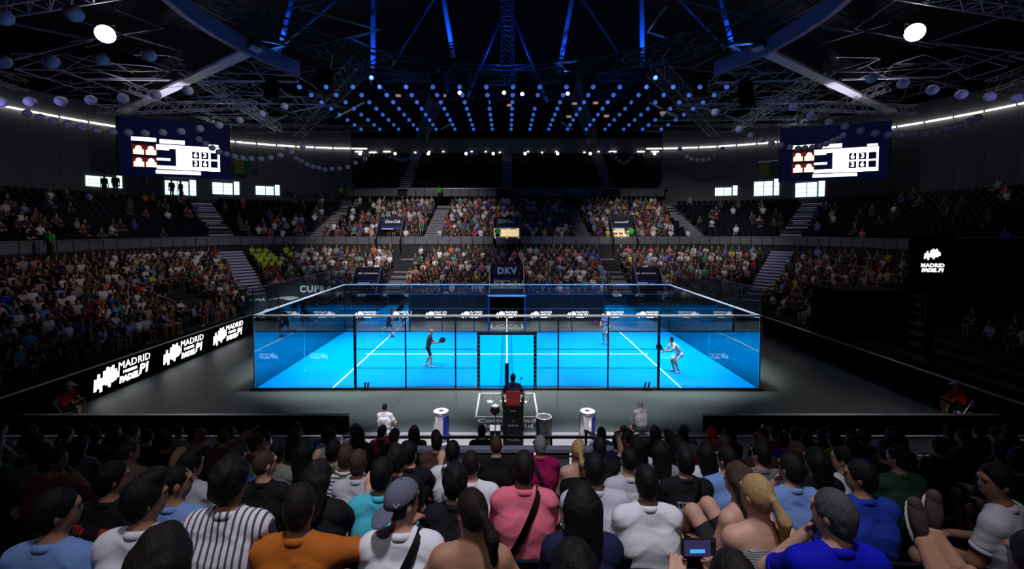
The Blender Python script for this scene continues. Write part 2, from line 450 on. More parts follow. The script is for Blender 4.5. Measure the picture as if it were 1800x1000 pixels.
def hair_mesh(J, style, vox=.012):
    hd = J['head']; f, r, u = J['frame']; R = np.stack([r, f, u], 1); g = Fig(); amp, fr = .0045, 105
    if style in ('short', 'crop', 'curly', 'long', 'pony', 'wavy', 'bun', 'quiff'):
        k = {'crop': .003, 'short': .008, 'curly': .020, 'long': .010, 'pony': .006, 'wavy': .014, 'bun': .007, 'quiff': .010}[style]
        g.ell(hd + u * (.008 + k * .3) - f * .010, V(.071 + k, .090 + k, .104 + k), HAIR, .02, R)
        if style not in ('crop', 'bun', 'pony'): g.ell(hd - u * .055 - f * .048, V(.052 + k * .5, .045, .05), HAIR, .03, R)
    if style == 'quiff': g.ell(hd + u * .115 + f * .04, V(.06, .06, .035), HAIR, .03, R)
    if style == 'curly': amp, fr = .009, 62
    if style in ('long', 'wavy'):
        w = .02 if style == 'wavy' else .0
        for s in (-1, 1): g.cap(hd - f * .045 + r * s * .045, hd - f * .10 + r * s * (.05 + w) - u * (.30 if style == 'long' else .26), .062, .042, HAIR, .04)
        g.cap(hd - f * .06, hd - f * .12 - u * .33, .06, .045, HAIR, .04)
        if style == 'wavy': amp, fr = .008, 55
    if style == 'pony':
        a = hd - f * .105 + u * .02; g.cap(hd - f * .09 + u * .02, a, .022, .02, HAIR, .01)
        g.cap(a, a - f * .05 - u * .10 + r * .02, .022, .034, HAIR, .01); g.cap(a - f * .05 - u * .10 + r * .02, a - f * .02 - u * .30 + r * .05, .034, .012, HAIR, .02)
        amp, fr = .003, 120
    if style == 'bun': g.ell(hd - f * .11 + u * .05, V(.045, .045, .045), HAIR, .01)
    if style == 'bald':
        g.ell(hd - f * .012 - u * .01, V(.074, .094, .095), HAIR, .02, R)
    n1 = f * .80 - u * .60

    def post(P, D):
        q = P - hd; a = q @ n1; up = q @ u; back = q @ f
        D = D + amp * np.sin(P[..., 0] * fr) * np.sin(P[..., 1] * fr + 1) * np.sin(P[..., 2] * fr * .8 + 2)
        D = np.maximum(D, a - (.030 if style not in ('long', 'wavy') else .038))
        if style in ('short', 'crop', 'curly', 'quiff', 'pony', 'bun'):
            cut = -(up + .092)
            if style in ('pony',): cut = np.where(back < -.085, -1, cut)
            D = np.maximum(D, cut)
            if style == 'crop' or style == 'short': D = np.maximum(D, np.where(back > .0, -(up - .0) - .02, -1))
        if style == 'bald': D = np.maximum(D, np.maximum(up - .045, -(up + .07)))
        return D
    return g.surf(vox, post)


def cap_parts(J, root, mat, back=True):
    """baseball cap: dome and brim (worn backwards when back)"""
    hd = J['head']; f, r, u = J['frame']; R = np.stack([r, f, u], 1); g = Fig()
    g.ell(hd + u * .025 - f * .004, V(.084, .105, .105), 0, .02, R)

    def post(P, D): return np.maximum(D, -((P - hd) @ u) + .028 + ((P - hd) @ f) * (.28 if back else -.1))
    v, fc = g.surf(.012, post); dome = link('cap', np_mesh('cap', v, fc, [mat]), None, root)
    d = -1 if back else 1; b = Fig(); c0 = hd + f * d * .10 - u * (.005 if back else -.03)
    b.ell(c0 + f * d * .028 - u * .02, V(.066, .068, .012), 0, .01, R if False else np.stack([r, unit(f * d - u * .6), unit(u + f * d * .6)], 1))
    v, fc = b.surf(.006); link('cap_brim', np_mesh('cap_brim', v, fc, [mat]), None, dome)
    if back:
        q = hd + V(-.012, -.097, .032); wm = M('white_cap_mark', (.7, .7, .75), .7)
        for o in (-.014, .016): MB().bar(Vector(q + V(o, 0, .012)), Vector(q - V(0, 0, .008)), .005).build('cap_mark', wm, dome)
    btn = MB().sphere(tuple(hd + u * .131 - f * .004), .008, 8, 6).build('cap_button', mat, dome)
    return dome


def smooth_curve(P, e, it=8, lam=.5):
    """smooth the polylines given by edge pairs e in place (straightens garment hems)"""
    if len(e) == 0: return P
    n = len(P); deg = np.bincount(e.ravel(), minlength=n); ok = deg == 2; P = P.copy()
    for _ in range(it):
        acc = np.zeros_like(P); np.add.at(acc, e[:, 0], P[e[:, 1]]); np.add.at(acc, e[:, 1], P[e[:, 0]])
        P[ok] = P[ok] * (1 - lam) + lam * acc[ok] / 2
    return P


def edges_of(f): return np.concatenate([np.sort(f[:, [i, (i + 1) % 4]], 1) for i in range(4)]), np.tile(np.arange(len(f)), 4)


def label_seams(f, fl):
    e, o = edges_of(f); k = e[:, 0] * 10 ** 7 + e[:, 1]; s = np.argsort(k, kind='stable'); k, e, o = k[s], e[s], o[s]
    m = (k[1:] == k[:-1]) & (fl[o[1:]] != fl[o[:-1]]); return e[1:][m]


def rim(f):
    e, o = edges_of(f); k = e[:, 0] * 10 ** 7 + e[:, 1]; u, i, c = np.unique(k, return_index=True, return_counts=True); return e[i[c == 1]]


def cloth_from(v, f, lab, which, off, wr=.004, seed=0):
    m = lab == which; fm = m[f].any(1) & (m[f].sum(1) >= 2); ff = f[fm]; used = np.unique(ff)
    inv = np.full(len(v), -1); inv[used] = np.arange(len(used)); nrm = vnormals(v, f)
    edge = np.zeros(len(v), bool); nf = f[~fm]; edge[np.unique(nf)] = True
    P = v[used]; s = seed * 1.7
    def ridge(t): return (1 - np.abs(np.sin(t))) ** 3
    w = wr * (1.5 * ridge(P[:, 2] * 17 + 11 * np.abs(P[:, 0] + .03 * math.sin(s)) + s) * (.4 + .6 * np.sin(P[:, 0] * 11 + s) ** 2) + 1.1 * ridge(P[:, 2] * 29 - 9 * P[:, 0] + 1.3 * np.sin(P[:, 0] * 14 + s) + 2 * s) * (.3 + .7 * np.sin(P[:, 0] * 8 + 2 * s + P[:, 2] * 4) ** 2)) - wr * .4
    o = np.where(edge[used], off * .75, off + w)
    nf_ = inv[ff]; return smooth_curve(P + nrm[used] * o[:, None], rim(nf_), 10), nf_


def torus_ring(c, axis, R, r, n=20, m=6, flat=1.0):
    d, s, u = frame_of(axis); vs = []; fs = []
    for i in range(n):
        t = 2 * PI * i / n; o = s * math.cos(t) + u * math.sin(t)
        for j in range(m):
            q = 2 * PI * j / m; p = Vector(c) + o * (R + r * math.cos(q)) + d * r * flat * math.sin(q); vs.append(tuple(p))
    for i in range(n):
        for j in range(m): fs.append((i * m + j, ((i + 1) % n) * m + j, ((i + 1) % n) * m + (j + 1) % m, i * m + (j + 1) % m))
    return np.array(vs), np.array(fs)


def print_on(g, root, strokes, mat, w=.008, name='shirt_print'):
    """flat print laid on the back of a shirt: strokes are polylines in the (x, z) plane"""
    vs, fs = [], []
    for st in strokes:
        pts = []
        for (a, b) in zip(st[:-1], st[1:]):
            k = max(1, int(math.dist(a, b) / .02))
            for i in range(k + (b is st[-1])): t = i / k; pts.append((a[0] + (b[0] - a[0]) * t, a[1] + (b[1] - a[1]) * t))
        n0 = len(vs)
        for i, q in enumerate(pts):
            p0, p1 = pts[max(0, i - 1)], pts[min(len(pts) - 1, i + 1)]; t = unit((p1[0] - p0[0], p1[1] - p0[1])); nx, nz_ = -t[1], t[0]
            for s in (-1, 1):
                x, z = q[0] + nx * w * s / 2, q[1] + nz_ * w * s / 2; ys = np.linspace(-.6, .3, 260)
                D = g.point(np.stack([np.full(260, x), ys, np.full(260, z)], 1)); vs.append((x, ys[np.argmax(D < .022)], z))
        for i in range(len(pts) - 1): a = n0 + 2 * i; fs.append((a, a + 1, a + 3, a + 2))
    v = np.array(vs); m = len(v); f = np.array(fs)
    return link(name, np_mesh(name, np.concatenate([v, v + V(0, .012, 0)]), np.concatenate([f, f[:, ::-1] + m]), [mat], smooth=False), None, root)


def strap_band(g, J, mat, root, sgn=1, w=.04, name='bag_strap'):
    """flat strap from one shoulder across the back and chest to the other hip"""
    N, p = J['neck'], J['pelvis']; c = N * .38 + p * .62 + V(0, 0, 0); a = N + V(sgn * .09, 0, .0); b = p + V(-sgn * .16, 0, .10)
    ax = unit(a - b); fw = V(0, 1, 0); mid = (a + b) / 2; n = unit(np.cross(ax, fw)); L = []
    for k in range(40):
        t = 2 * PI * k / 40; d = ax * math.cos(t) + fw * math.sin(t)
        ss = np.linspace(.5, .0, 160); P = mid + ss[:, None] * d; D = g.point(P); i = np.argmax(D < .036)
        L.append(ss[i])
    rr = np.array(L); rr = np.minimum(rr, np.median(np.stack([np.roll(rr, q) for q in range(-4, 5)]), 0) * 1.06)
    for _ in range(3): rr = .5 * rr + .25 * np.roll(rr, 1) + .25 * np.roll(rr, -1)
    L = np.array([mid + rr[k] * (ax * math.cos(2 * PI * k / 40) + fw * math.sin(2 * PI * k / 40)) for k in range(40)]); vs = []; fs = []
    for k in range(40):
        for s in (-1, 1): vs.append(L[k] + n * s * w / 2)
    for k in range(40): k2 = (k + 1) % 40; fs.append((2 * k, 2 * k + 1, 2 * k2 + 1, 2 * k2))
    vs = np.array(vs); cen = L.mean(0); out = vs + .006 * np.array([unit(q - cen) for q in vs]); m = len(vs)
    fs2 = [tuple(i + m for i in q[::-1]) for q in fs]; ed = []
    for k in range(40):
        k2 = (k + 1) % 40
        for o in (0, 1): ed.append((2 * k + o, 2 * k2 + o, 2 * k2 + o + m, 2 * k + o + m))
    return link(name, np_mesh(name, np.concatenate([vs, out]), np.array(fs + fs2 + ed), [mat], smooth=False), None, root)
# ------------------------------------------------------------------ materials
m_floor = M('grey_hall_floor', (.092, .124, .124), .5, noise=.10, scale=1.2, spec=.35)
m_court = M('blue_court_turf', (.0, .262, .86), .9, noise=.03, scale=90, bump=.05, spec=.0)
m_line = M('white_line_paint', (.85, .87, .85), .7, noise=.04)
m_black = M('black_powder_coat', (.012, .012, .014), .45, noise=.1)
m_blackm = M('black_matte', (.003, .003, .0035), .9, noise=.1, spec=.1)
m_steel = M('galvanised_steel', (.35, .36, .38), .35, .8, noise=.1)
m_rail = M('white_top_rail', (.90, .90, .88), .45, 0, noise=.05)
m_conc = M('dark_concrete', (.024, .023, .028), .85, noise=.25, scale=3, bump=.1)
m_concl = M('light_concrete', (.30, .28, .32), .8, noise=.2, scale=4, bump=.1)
m_wall = M('dark_wall_panel', (.115, .108, .12), .8, noise=.15, scale=.6)
m_deck = M('dark_roof_deck', (.010, .011, .018), .85, noise=.2, scale=.5)
m_truss = M('painted_truss_steel', (.16, .16, .19), .45, .4, noise=.15, scale=2)
m_trussd = M('dark_truss_steel', (.05, .05, .06), .5, .4, noise=.15, scale=2)
m_blue_tube = M('blue_lit_tube', (.05, .20, .62), .45, .1, noise=.06)  # blue roof light on the tubes is put into the base colour
m_girder = M('white_girder_paint', (.50, .50, .56), .5, noise=.06, scale=1)
m_strip = M('white_strip_light', (1, 1, .96), .5, emit=4.5, noise=0)
m_win = M('lit_daylight_pane', (.8, 1, .97), .4, emit=1.35, ecol=(.74, 1, .95), noise=0)
m_warm = M('warm_lit_passage', (.9, .75, .45), .7, emit=.75, ecol=(1, .78, .42), noise=.1, scale=2)
m_led = M('white_led_pixels', (1, 1, 1), .5, emit=1.8, ecol=(1, .97, 1), noise=0)
m_blueled = M('blue_led_pixels', (.05, .1, .6), .5, emit=.10, ecol=(.05, .08, 1), noise=0)
m_greenled = M('green_print', (.05, .25, .10), .6, noise=.05)
m_whitep = M('white_print', (.85, .85, .90), .6, noise=.03)
m_blueprint = M('blue_print', (.02, .03, .35), .6, noise=.03)
m_banner = M('navy_banner', (.012, .013, .03), .7, noise=.15, scale=4)
m_parapet = M('grey_parapet_panel', (.14, .14, .16), .5, .2, noise=.12, scale=2)
m_seat = M('dark_navy_seat_plastic', (.006, .007, .014), .75, noise=.1, spec=.1)
m_step = M('metal_step_tread', (.58, .56, .64), .5, .3, noise=.2, scale=3)
m_riser = M('blue_step_riser', (.05, .05, .16), .6, noise=.15)
m_lantern = M('white_paper_lantern', (.42, .40, .52), .7, noise=.06, scale=8)
m_globe = M('blue_lit_globe', (.10, .25, .7), .45, emit=.5, ecol=(.05, .19, .85), noise=.1, scale=3)  # blue base and glow stand in for blue light on pale globes
m_glass = glass_mat('court_glass', (.95, .98, .98), 1.45); m_glass_end = glass_mat('coated_end_glass', (.88, .93, .96), 2.7); m_glass_far = glass_mat('far_court_glass', (.92, .96, .98), 1.9); m_netting = M('grey_fence_wire', (.16, .18, .20), .5, .3, noise=0)

# ------------------------------------------------------------------ floor, court
fl = MB(); fl.box((0, 30, -.15), (120, 90, .3)); tag(fl.build('floor', m_floor), kind='structure')
YF = YN + 10
ct = MB(); ct.box((0, YN + 5, .012), (20, 10, .024)); tag(ct.build('floor_court', m_court), kind='structure'); court = bpy.data.objects['floor_court']
tag(MB().box((0, 11.6, .004), (40, 4.6, .008)).build('floor_light_pool', M('pale_light_pool', (.34, .33, .36), .6, noise=.08, scale=.8)), kind='structure')  # paler strip paints in the pool of light before the near stand
for x in (-6.95, 6.95): MB().box((x, YN + 5, .026), (.06, 10, .005)).build('court_line', m_line, court)
MB().box((0, YN + 5, .026), (14.3, .055, .005)).build('court_line', m_line, court)
kb = MB(); kb.box((0, YN - .04, .03), (20.3, .10, .06)); kb.box((0, YF + .04, .03), (20.3, .10, .06))
for s in (-1, 1): kb.box((s * 10.06, YN + 5, .03), (.10, 10, .06))
for i, (c, sz) in enumerate((((0, YN - .05, .03), (20.3, .10, .06)), ((0, YF + .05, .03), (20.3, .10, .06)), ((-10.06, YN + 5, .03), (.10, 9.9, .06)), ((10.06, YN + 5, .03), (.10, 9.9, .06)))):
    MB().box(c, sz).build('court_kerb', m_black, court)
# floor emblem: frame, stars, lettering
em = empty('floor_emblem', (0, 16.2, 0), 0, 'white frame with stars and lettering printed on the floor before the court', 'floor marking')
fr = MB(); w, h0, h1 = 1.05, -1.15, 1.05
for c, s in (((0, h0, .006), (2 * w, .06, .012)), ((0, h1, .006), (2 * w, .06, .012)), ((-w, -.05, .006), (.06, 2.26, .012)), ((w, -.05, .006), (.06, 2.26, .012))): fr.box(c, s)
fr.build('emblem_frame', m_line, em)
star = [(math.sin(2 * PI * k / 10) * (1 if k % 2 == 0 else .42), math.cos(2 * PI * k / 10) * (1 if k % 2 == 0 else .42)) for k in range(10)]
for x, y in ((-.62, .20), (-.42, -.18), (-.12, .22), (.12, -.16), (.36, .22), (.62, .18)):
    s = MB(); s.prism([(x + a * .17, y + b * .2) for a, b in star], .002, .012, 'z'); s.build('star', m_line, em)
text('Comunidad', .40, m_line, em, (0, -1.47, .004), (0, 0, 0), bold=.012, ext=.003, spacing=1.05)
text('de Madrid', .40, m_line, em, (0, -1.86, .004), (0, 0, 0), bold=.012, ext=.003, spacing=1.05)
em2 = empty('floor_emblem', (0, YF + 1.9, 0), PI, 'pale frame with stars printed on the floor behind the far court door', 'floor marking')
fr = MB()
for c, s in (((0, -.8, .006), (2, .06, .012)), ((0, .8, .006), (2, .06, .012)), ((-1, 0, .006), (.06, 1.66, .012)), ((1, 0, .006), (.06, 1.66, .012))): fr.box(c, s)
fr.build('emblem_frame', m_line, em2)
for x, y in ((-.6, .20), (-.3, -.18), (0, .22), (.3, -.16), (.6, .18)):
    s = MB(); s.prism([(x + a * .17, y + b * .2) for a, b in star], .002, .012, 'z'); s.build('star', m_line, em2)
text('Comunidad de Madrid', .26, m_line, em2, (0, -1.15, .004), (0, 0, 0), bold=.01, ext=.003)

HG = 2.94


def netting(x0, x1, z0, z1, step=.055, r=.0036):
    n = MB(); k = int((x1 - x0) / step)
    for i in range(1, k): x = x0 + (x1 - x0) * i / k; n.bar((x, 0, z0), (x, 0, z1), r, caps=False)
    k = int((z1 - z0) / step)
    for i in range(1, k): z = z0 + (z1 - z0) * i / k; n.bar((x0, .004, z), (x1, .004, z), r, caps=False)
    return n


def long_side(Y, label, near):
    e = empty('court_side_fence', (0, Y, 0), 0, label, 'court fence')
    for s in (-1, 1):
        for a in (6, 8):
            MB().box((s * (a + 1), 0, HG / 2 + .03), (1.985, .014, HG - .06)).build('glass_pane', m_glass if near else m_glass_far, e)
    for x in (-10, 10): MB().box((x, 0, HG / 2), (.05, .05, HG)).build('corner_post', m_steel if near else m_black, e)
    for x in (-6, 6): MB().box((x, 0, HG / 2), (.09, .09, HG)).build('post', m_black, e)
    for x in (-4, -2.03, 2.03, 4): MB().box((x, 0, HG / 2), (.055, .055, HG)).build('post', m_black, e)
    MB().box((0, 0, HG), (20.1, .07, .07)).build('top_rail', m_rail, e)
    MB().box((0, 0, .07), (12, .05, .05)).build('bottom_rail', m_steel, e) if False else None
    for s in (-1, 1):
        MB().box((s * 3.57, 0, .06), (4.8, .05, .05)).build('bottom_rail', m_steel, e)
        for z in (.86, 1.62): MB().box((s * 3.57, 0, z), (4.8, .022, .022)).build('tie_bar', m_black, e)
        for a, b in ((4, 6), (2.03, 4), (1.16, 2.03)):
            tag(netting(min(s * a, s * b), max(s * a, s * b), .08, HG).build('fence_netting', m_netting, e), kind='stuff')
        MB().box((s * 1.12, 0, 1.12), (.11, .12, 2.24)).build('door_post_pad', m_black if near else M('blue_pad', (.01, .03, .2), .6), e)
    tag(netting(-1.16, 1.16, 2.26, HG).build('fence_netting', m_netting, e), kind='stuff')
    MB().box((0, 0, 2.24), (2.36, .12, .10)).build('door_lintel_pad', m_black if near else m_rail, e)
    for s in (-1, 1):
        for k in range(13): MB().box((s * 1.12, -.065 if near else -.065, .12 + k * .17), (.06, .012, .05)).build('pad_tie', m_steel, e)
    if near:
        for x in (-5.62, -5.5, 5.4, 5.55):
            MB().tube((x, -.10, 0), (x + .06, -.16, .34), .035, 6).build('floor_clamp', m_black, e)
    return e


long_side(YN, 'near side fence of the blue court, glass ends and open door', True)
long_side(YF, 'far side fence of the blue court with white top rail', False)
for s, nm in ((-1, 'left'), (1, 'right')):
    e = empty('court_end_wall', (s * 10, YN, 0), PI / 2, f'glass end wall at the {nm} of the blue court with dark netting on top', 'court fence')
    for k in range(5): MB().box((k * 2 + 1, 0, HG / 2 + .03), (1.985, .014, HG - .06)).build('glass_pane', m_glass_end, e)
    MB().box((5, 0, HG), (9.95, .06, .06)).build('top_rail', m_rail, e)
    for k in range(6): MB().box((k * 2, .0, 3.48), (.035, .035, 1.05)).build('post', m_black, e)
    for k in range(1, 5):
        for z in (.6, 1.5, 2.4): MB().box((k * 2, .0, z), (.05, .03, .05)).build('glass_clamp', m_steel, e)
    tag(netting(0, 10, HG + .05, 4, .06, .006).build('fence_netting', m_black, e), kind='stuff')
    MB().box((5, 0, 4), (10, .04, .04)).build('upper_rail', m_black, e)
# net
nt = empty('padel_net', (0, YN, 0), 0, 'black net with white tape crossing the middle of the blue court', 'net')
n = MB()
for i in range(1, 240): n.bar((0, i * 10 / 240, .05), (0, i * 10 / 240, .9), .003, caps=False)
for k in range(1, 21): n.bar((0, 0.1, .05 + k * .042), (0, 9.9, .05 + k * .042), .003, caps=False)
tag(n.build('net_mesh', m_black, nt), kind='stuff')
MB().box((0, 5, .9), (.05, 9.8, .06)).build('net_tape', m_line, nt)
MB().box((0, 5, .46), (.055, .05, .88)).build('centre_strap', m_line, nt)
for y in (.12, 9.88): MB().box((0, y, .5), (.16, .14, 1.0)).build('net_post', m_black, nt)

# ------------------------------------------------------------------ LED boards
BLK = [(.00, .12, .62), (.11, .20, .80), (.22, .03, .60), (.33, .28, .86), (.44, .22, .98), (.55, .10, .92), (.66, .26, .98), (.77, .30, .80), (.88, .38, .66)]


def logo(parent, loc, rot, S, name='led_logo', stack=False):
    """white block emblem with three lines of lettering; S = emblem height; a child Empty-free group of meshes"""
    b = MB(); sh = .10
    for x, lo, hi in BLK:
        x *= 1.25; w = .118
        b.add([(x + lo * sh, 0, lo - .5), (x + w + lo * sh, 0, lo - .5), (x + w + hi * sh, 0, hi - .5), (x + hi * sh, 0, hi - .5),
               (x + lo * sh, .02, lo - .5), (x + w + lo * sh, .02, lo - .5), (x + w + hi * sh, .02, hi - .5), (x + hi * sh, .02, hi - .5)],
              ((0, 1, 2, 3), (4, 7, 6, 5), (0, 4, 5, 1), (1, 5, 6, 2), (2, 6, 7, 3), (3, 7, 4, 0)))
    o = b.build(name, m_led, parent, loc, rot); o.scale = (S, S, S)
    if not stack:
        L = (('MADRID', .46, (2.12, .01, .33), .0, .06, 1.05), ('PREMIER', .17, (1.85, .01, .02), .006, .1, 1.25), ('PADEL', .36, (1.78, .01, -.30), .022, .2, 1.0), ('P1', .62, (2.62, .01, -.16), .02, .2, .9))
    else:
        L = (('MADRID', .46, (.70, .01, -.95), .012, 0, 1.05), ('PADEL P1', .42, (.70, .01, -1.36), .02, .2, .95))
    for t, sz, p, bo, shr, sp in L: text(t, sz, m_led, o, p, bold=bo, shear=shr, spacing=sp, ext=.012)
    return o


def board(name, label, p0, p1, H, logos, S, facing, z0=.02, mat=None, lz=None, group=None):
    """LED perimeter board from p0 to p1 (xy), lettering on the side of `facing`"""
    p0 = Vector((*p0, 0)); p1 = Vector((*p1, 0)); d = (p1 - p0); L = d.length; a = math.atan2(d.y, d.x)
    e = empty(name, p0, a, label, 'led board', group)
    k = max(1, round(L / 1.22))
    for i in range(k): MB().box(((i + .5) * L / k, .09 * 1, z0 + H / 2), (L / k - .006, .12, H)).build('board_panel', mat or m_blackm, e)
    MB().box((L / 2, .09, z0 + H + .012), (L, .14, .024)).build('board_cap', m_steel, e)
    for i in range(k):
        MB().bar((((i + .5) * L / k), .16, z0), (((i + .5) * L / k), .16 + .30 * 1, 0.02), .03).build('board_foot', m_black, e)
    for q in logos: logo(e, (q, .018, lz or (z0 + H * .5)), (0, 0, 0), S)
    return e


# left board: lettering faces the court (+X): run from far to near so that local -Y faces +X


def board_dir(name, label, c0, c1, H, pos, S, z0=.02, foot=True, mat=None, sgn=1):
    return board(name, label, c0, c1, H, pos, S, 1, z0, mat)


# local -Y is the face; going along +Y direction local -Y = +X  (left side)
board_dir('led_board', 'long black display board with three white emblems along the left stand', (-15.4, 12.0), (-15.4, 27.4), 1.15,
          [4.62, 8.05, 11.5], .90)
# far boards: face -Y: along +X
far_logo = [(px - 891) * 31.1 / F + 14.5 - .85 for px in (460, 520, 583, 646, 709, 771, 834, 896, 957, 1022, 1084, 1146, 1208, 1270, 1330)]
board_dir('led_board', 'far black display board with a row of white emblems behind the court', (-12.6, 31.1), (12.6, 31.1), .80, [q - 1.9 - .12 for q in far_logo if 2.2 < q < 26], .50)
# near boards face the court (+Y): along -X ; left and right of the umpire tower
board_dir('led_board', 'low black display board seen from behind, left of the seated attendant', (-4.95, 14.0), (-17.0, 14.0), .52, [1.2, 3.6, 6.0, 8.4], .30)
board_dir('led_board', 'low black display board seen from behind, right of the seated attendant', (17.6, 14.0), (6.15, 14.0), .52, [2.2, 4.6, 7.0, 9.4], .30)
board_dir('led_board', 'dark unlit display board along the right stand', (15.6, 27.4), (15.6, 12.0), 1.0, [], .5)
# sponsor boards and car in the far left corner
sb = empty('sponsor_board', (-14.6, 32.60, 0), 0, 'dark sponsor board with white lettering behind the parked car', 'sign')
MB().box((.2, .06, 1.25), (6.2, .1, 2.4)).build('board_panel', M('teal_board', (.02, .035, .045), .6), sb)
text('CUPRA', .66, m_whitep, sb, (.75, 0, 2.0), bold=.025, spacing=1.2)
sb = empty('sponsor_board', (-16.9, 30.2, 0), .25, 'small dark sponsor board beside the left stand corner', 'sign')
MB().box((0, .05, .95), (1.3, .1, 1.8)).build('board_panel', MATS['teal_board'], sb)
text('CUPRA', .26, m_whitep, sb, (.1, -.01, 1.6), bold=.01, spacing=1.2)
carp = MB(); carp.box((0, 0, .05), (5.2, 2.5, .1))
pl = tag(carp.build('display_platform', M('blue_runoff', (.0, .06, .34), .7), None, (-14.7, 31.0, 0), (0, 0, -.12)), 'low blue platform under the parked car', 'platform')


def car(loc, rz):
    e = empty('hatchback_car', loc, rz, 'silver white hatchback car parked on a blue platform behind the court', 'car')
    body = M('silver_car_paint', (.55, .56, .60), .25, .3, noise=.02); gl = M('dark_car_glass', (.02, .03, .035), .08, noise=0, spec=.8)
    st = [(-2.1, .42, .62, .78), (-2.0, .30, .92, .84), (-1.6, .25, .98, .88), (-.9, .24, .98, .90), (0, .24, .97, .90), (.8, .24, .94, .90), (1.5, .25, .84, .87), (1.95, .30, .66, .78), (2.12, .38, .50, .62)]
    vs = []; n = 8
    for x, zb, zt, w in st: vs += [(x, -w * .92, zb), (x, -w, zb + .18), (x, -w * .99, (zb + zt) / 2 + .1), (x, -w * .88, zt), (x, w * .88, zt), (x, w * .99, (zb + zt) / 2 + .1), (x, w, zb + .18), (x, w * .92, zb)]
    fs = [(k * n + i, k * n + (i + 1) % n, (k + 1) * n + (i + 1) % n, (k + 1) * n + i) for k in range(len(st) - 1) for i in range(n)]
    fs += [tuple(range(n)), tuple(range((len(st) - 1) * n, len(st) * n))]
    MB().add(vs, fs).build('car_body', body, e, smooth=True)
    cab = [(-1.85, .92, 1.28, .80, .58), (-1.2, .97, 1.47, .84, .64), (-.3, .97, 1.53, .86, .66), (.35, .95, 1.44, .86, .64), (1.0, .92, 1.00, .84, .80)]
    vs = []
    for x, z0, z1, w0, w1 in cab: vs += [(x, -w0, z0), (x, -w1, z1), (x, w1, z1), (x, w0, z0)]
    side = [(k * 4 + i, k * 4 + (i + 1) % 4, (k + 1) * 4 + (i + 1) % 4, (k + 1) * 4 + i) for k in range(4) for i in (0, 2)]
    MB().add(vs, side + [(0, 1, 2, 3), (13, 14, 18, 17) if False else (12, 13, 17, 16)][:1]).build('car_window', gl, e)
    MB().add(vs, [(13, 14, 18, 17)]).build('windscreen', gl, e)
    roof = MB().add([(x, y, z + .012) for x, y, z in vs], [(k * 4 + 1, k * 4 + 2, (k + 1) * 4 + 2, (k + 1) * 4 + 1) for k in range(3)]).build('car_roof', body, e, smooth=True)
    for x in (-1.32, 1.32):
        for s in (-1, 1):
            w = MB().lathe([(.20, -.1), (.33, -.1), (.34, 0), (.33, .1), (.20, .1)], (x, s * .80, .33), 18, 'y').build('wheel', m_black, e)
            MB().lathe([(.05, -.11), (.2, -.10), (.2, .10), (.05, .11)], (x, s * .80, .33), 10, 'y').build('rim', m_steel, w)
    for s in (-1, 1):
        MB().box((1.98, s * .58, .66), (.14, .28, .10)).build('headlamp', m_line, e)
        MB().box((.62, s * 1.0, 1.0), (.16, .14, .12)).build('wing_mirror', m_black, e)
    MB().box((2.1, 0, .42), (.06, .9, .14)).build('grille', m_black, e)
    return e


car((-14.9, 31.0, .1), -.12)

# ------------------------------------------------------------------ stands
CX, CY = 17.0, 32.0


def ring(d, y0=6.0, na=18, ns=1):
    P = [(-CX - d, y0), (-CX - d, CY)]
    for k in range(1, na): t = PI - PI / 2 * k / na; P.append((-CX + d * math.cos(t), CY + d * math.sin(t)))
    P += [(-CX, CY + d), (CX, CY + d)]
    for k in range(1, na): t = PI / 2 - PI / 2 * k / na; P.append((CX + d * math.cos(t), CY + d * math.sin(t)))
    P += [(CX + d, CY), (CX + d, y0)]
    return P


def sweep(prof, name, mat, sel=None, closed=False):
    R = [[(x, y, z) for x, y in ring(d)] for d, z in prof]; m = len(R[0]); b = MB(); vs = [p for r in R for p in r]
    fs = []
    for k in range(len(prof) - 1):
        for i in range(m - 1): fs.append((k * m + i, k * m + i + 1, (k + 1) * m + i + 1, (k + 1) * m + i))
    b.add(vs, fs); return tag(b.build(name, mat), kind='structure')


LOW = [(1.2 + .8 * i, .70 + .32 * i) for i in range(10)]          # (offset of the row's back edge line, floor height)
UP = [(10.6 + .82 * i, 5.1 + .33 * i) for i in range(12)]
pr = [(.75, 0), (.75, .62)]
for d, z in LOW: pr += [(d - .42, z), (d + .38, z)]
pr += [(9.6, 3.58), (9.6, 5.0)]
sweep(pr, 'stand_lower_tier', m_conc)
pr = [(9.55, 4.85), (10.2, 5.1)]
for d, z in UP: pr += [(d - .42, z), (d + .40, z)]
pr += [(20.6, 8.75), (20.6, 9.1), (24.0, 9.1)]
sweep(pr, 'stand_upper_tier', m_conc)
# outer wall, parted in panels
rp = ring(24.0); wl = empty('wall_outer', kind='structure')
panels = []
for (a, b) in zip(rp[:-1], rp[1:]):
    if abs((a[0] + b[0]) / 2) < 19 and (a[1] + b[1]) / 2 > 50: continue
    L = math.dist(a, b); k = max(1, round(L / 2.6))
    for i in range(k):
        p = [a[0] + (b[0] - a[0]) * i / k, a[1] + (b[1] - a[1]) * i / k]; q = [a[0] + (b[0] - a[0]) * (i + 1) / k, a[1] + (b[1] - a[1]) * (i + 1) / k]
        panels.append((p, q))
for p, q in panels:
    c = ((p[0] + q[0]) / 2, (p[1] + q[1]) / 2, 13.6); MB().box((0, 0, 0), (math.dist(p, q) - .03, .2, 9.0)).build('wall_panel', m_wall, wl, c, (0, 0, math.atan2(q[1] - p[1], q[0] - p[0])))
MB().box((0, 63.6, 13.0), (50, .3, 12)).build('wall_panel', m_wall, wl)
for s in (-1, 1): MB().bar((s * 19.5, 56, 13.0), (s * 25, 63.6, 13.0), .3, 11).build('wall_panel', m_wall, wl)
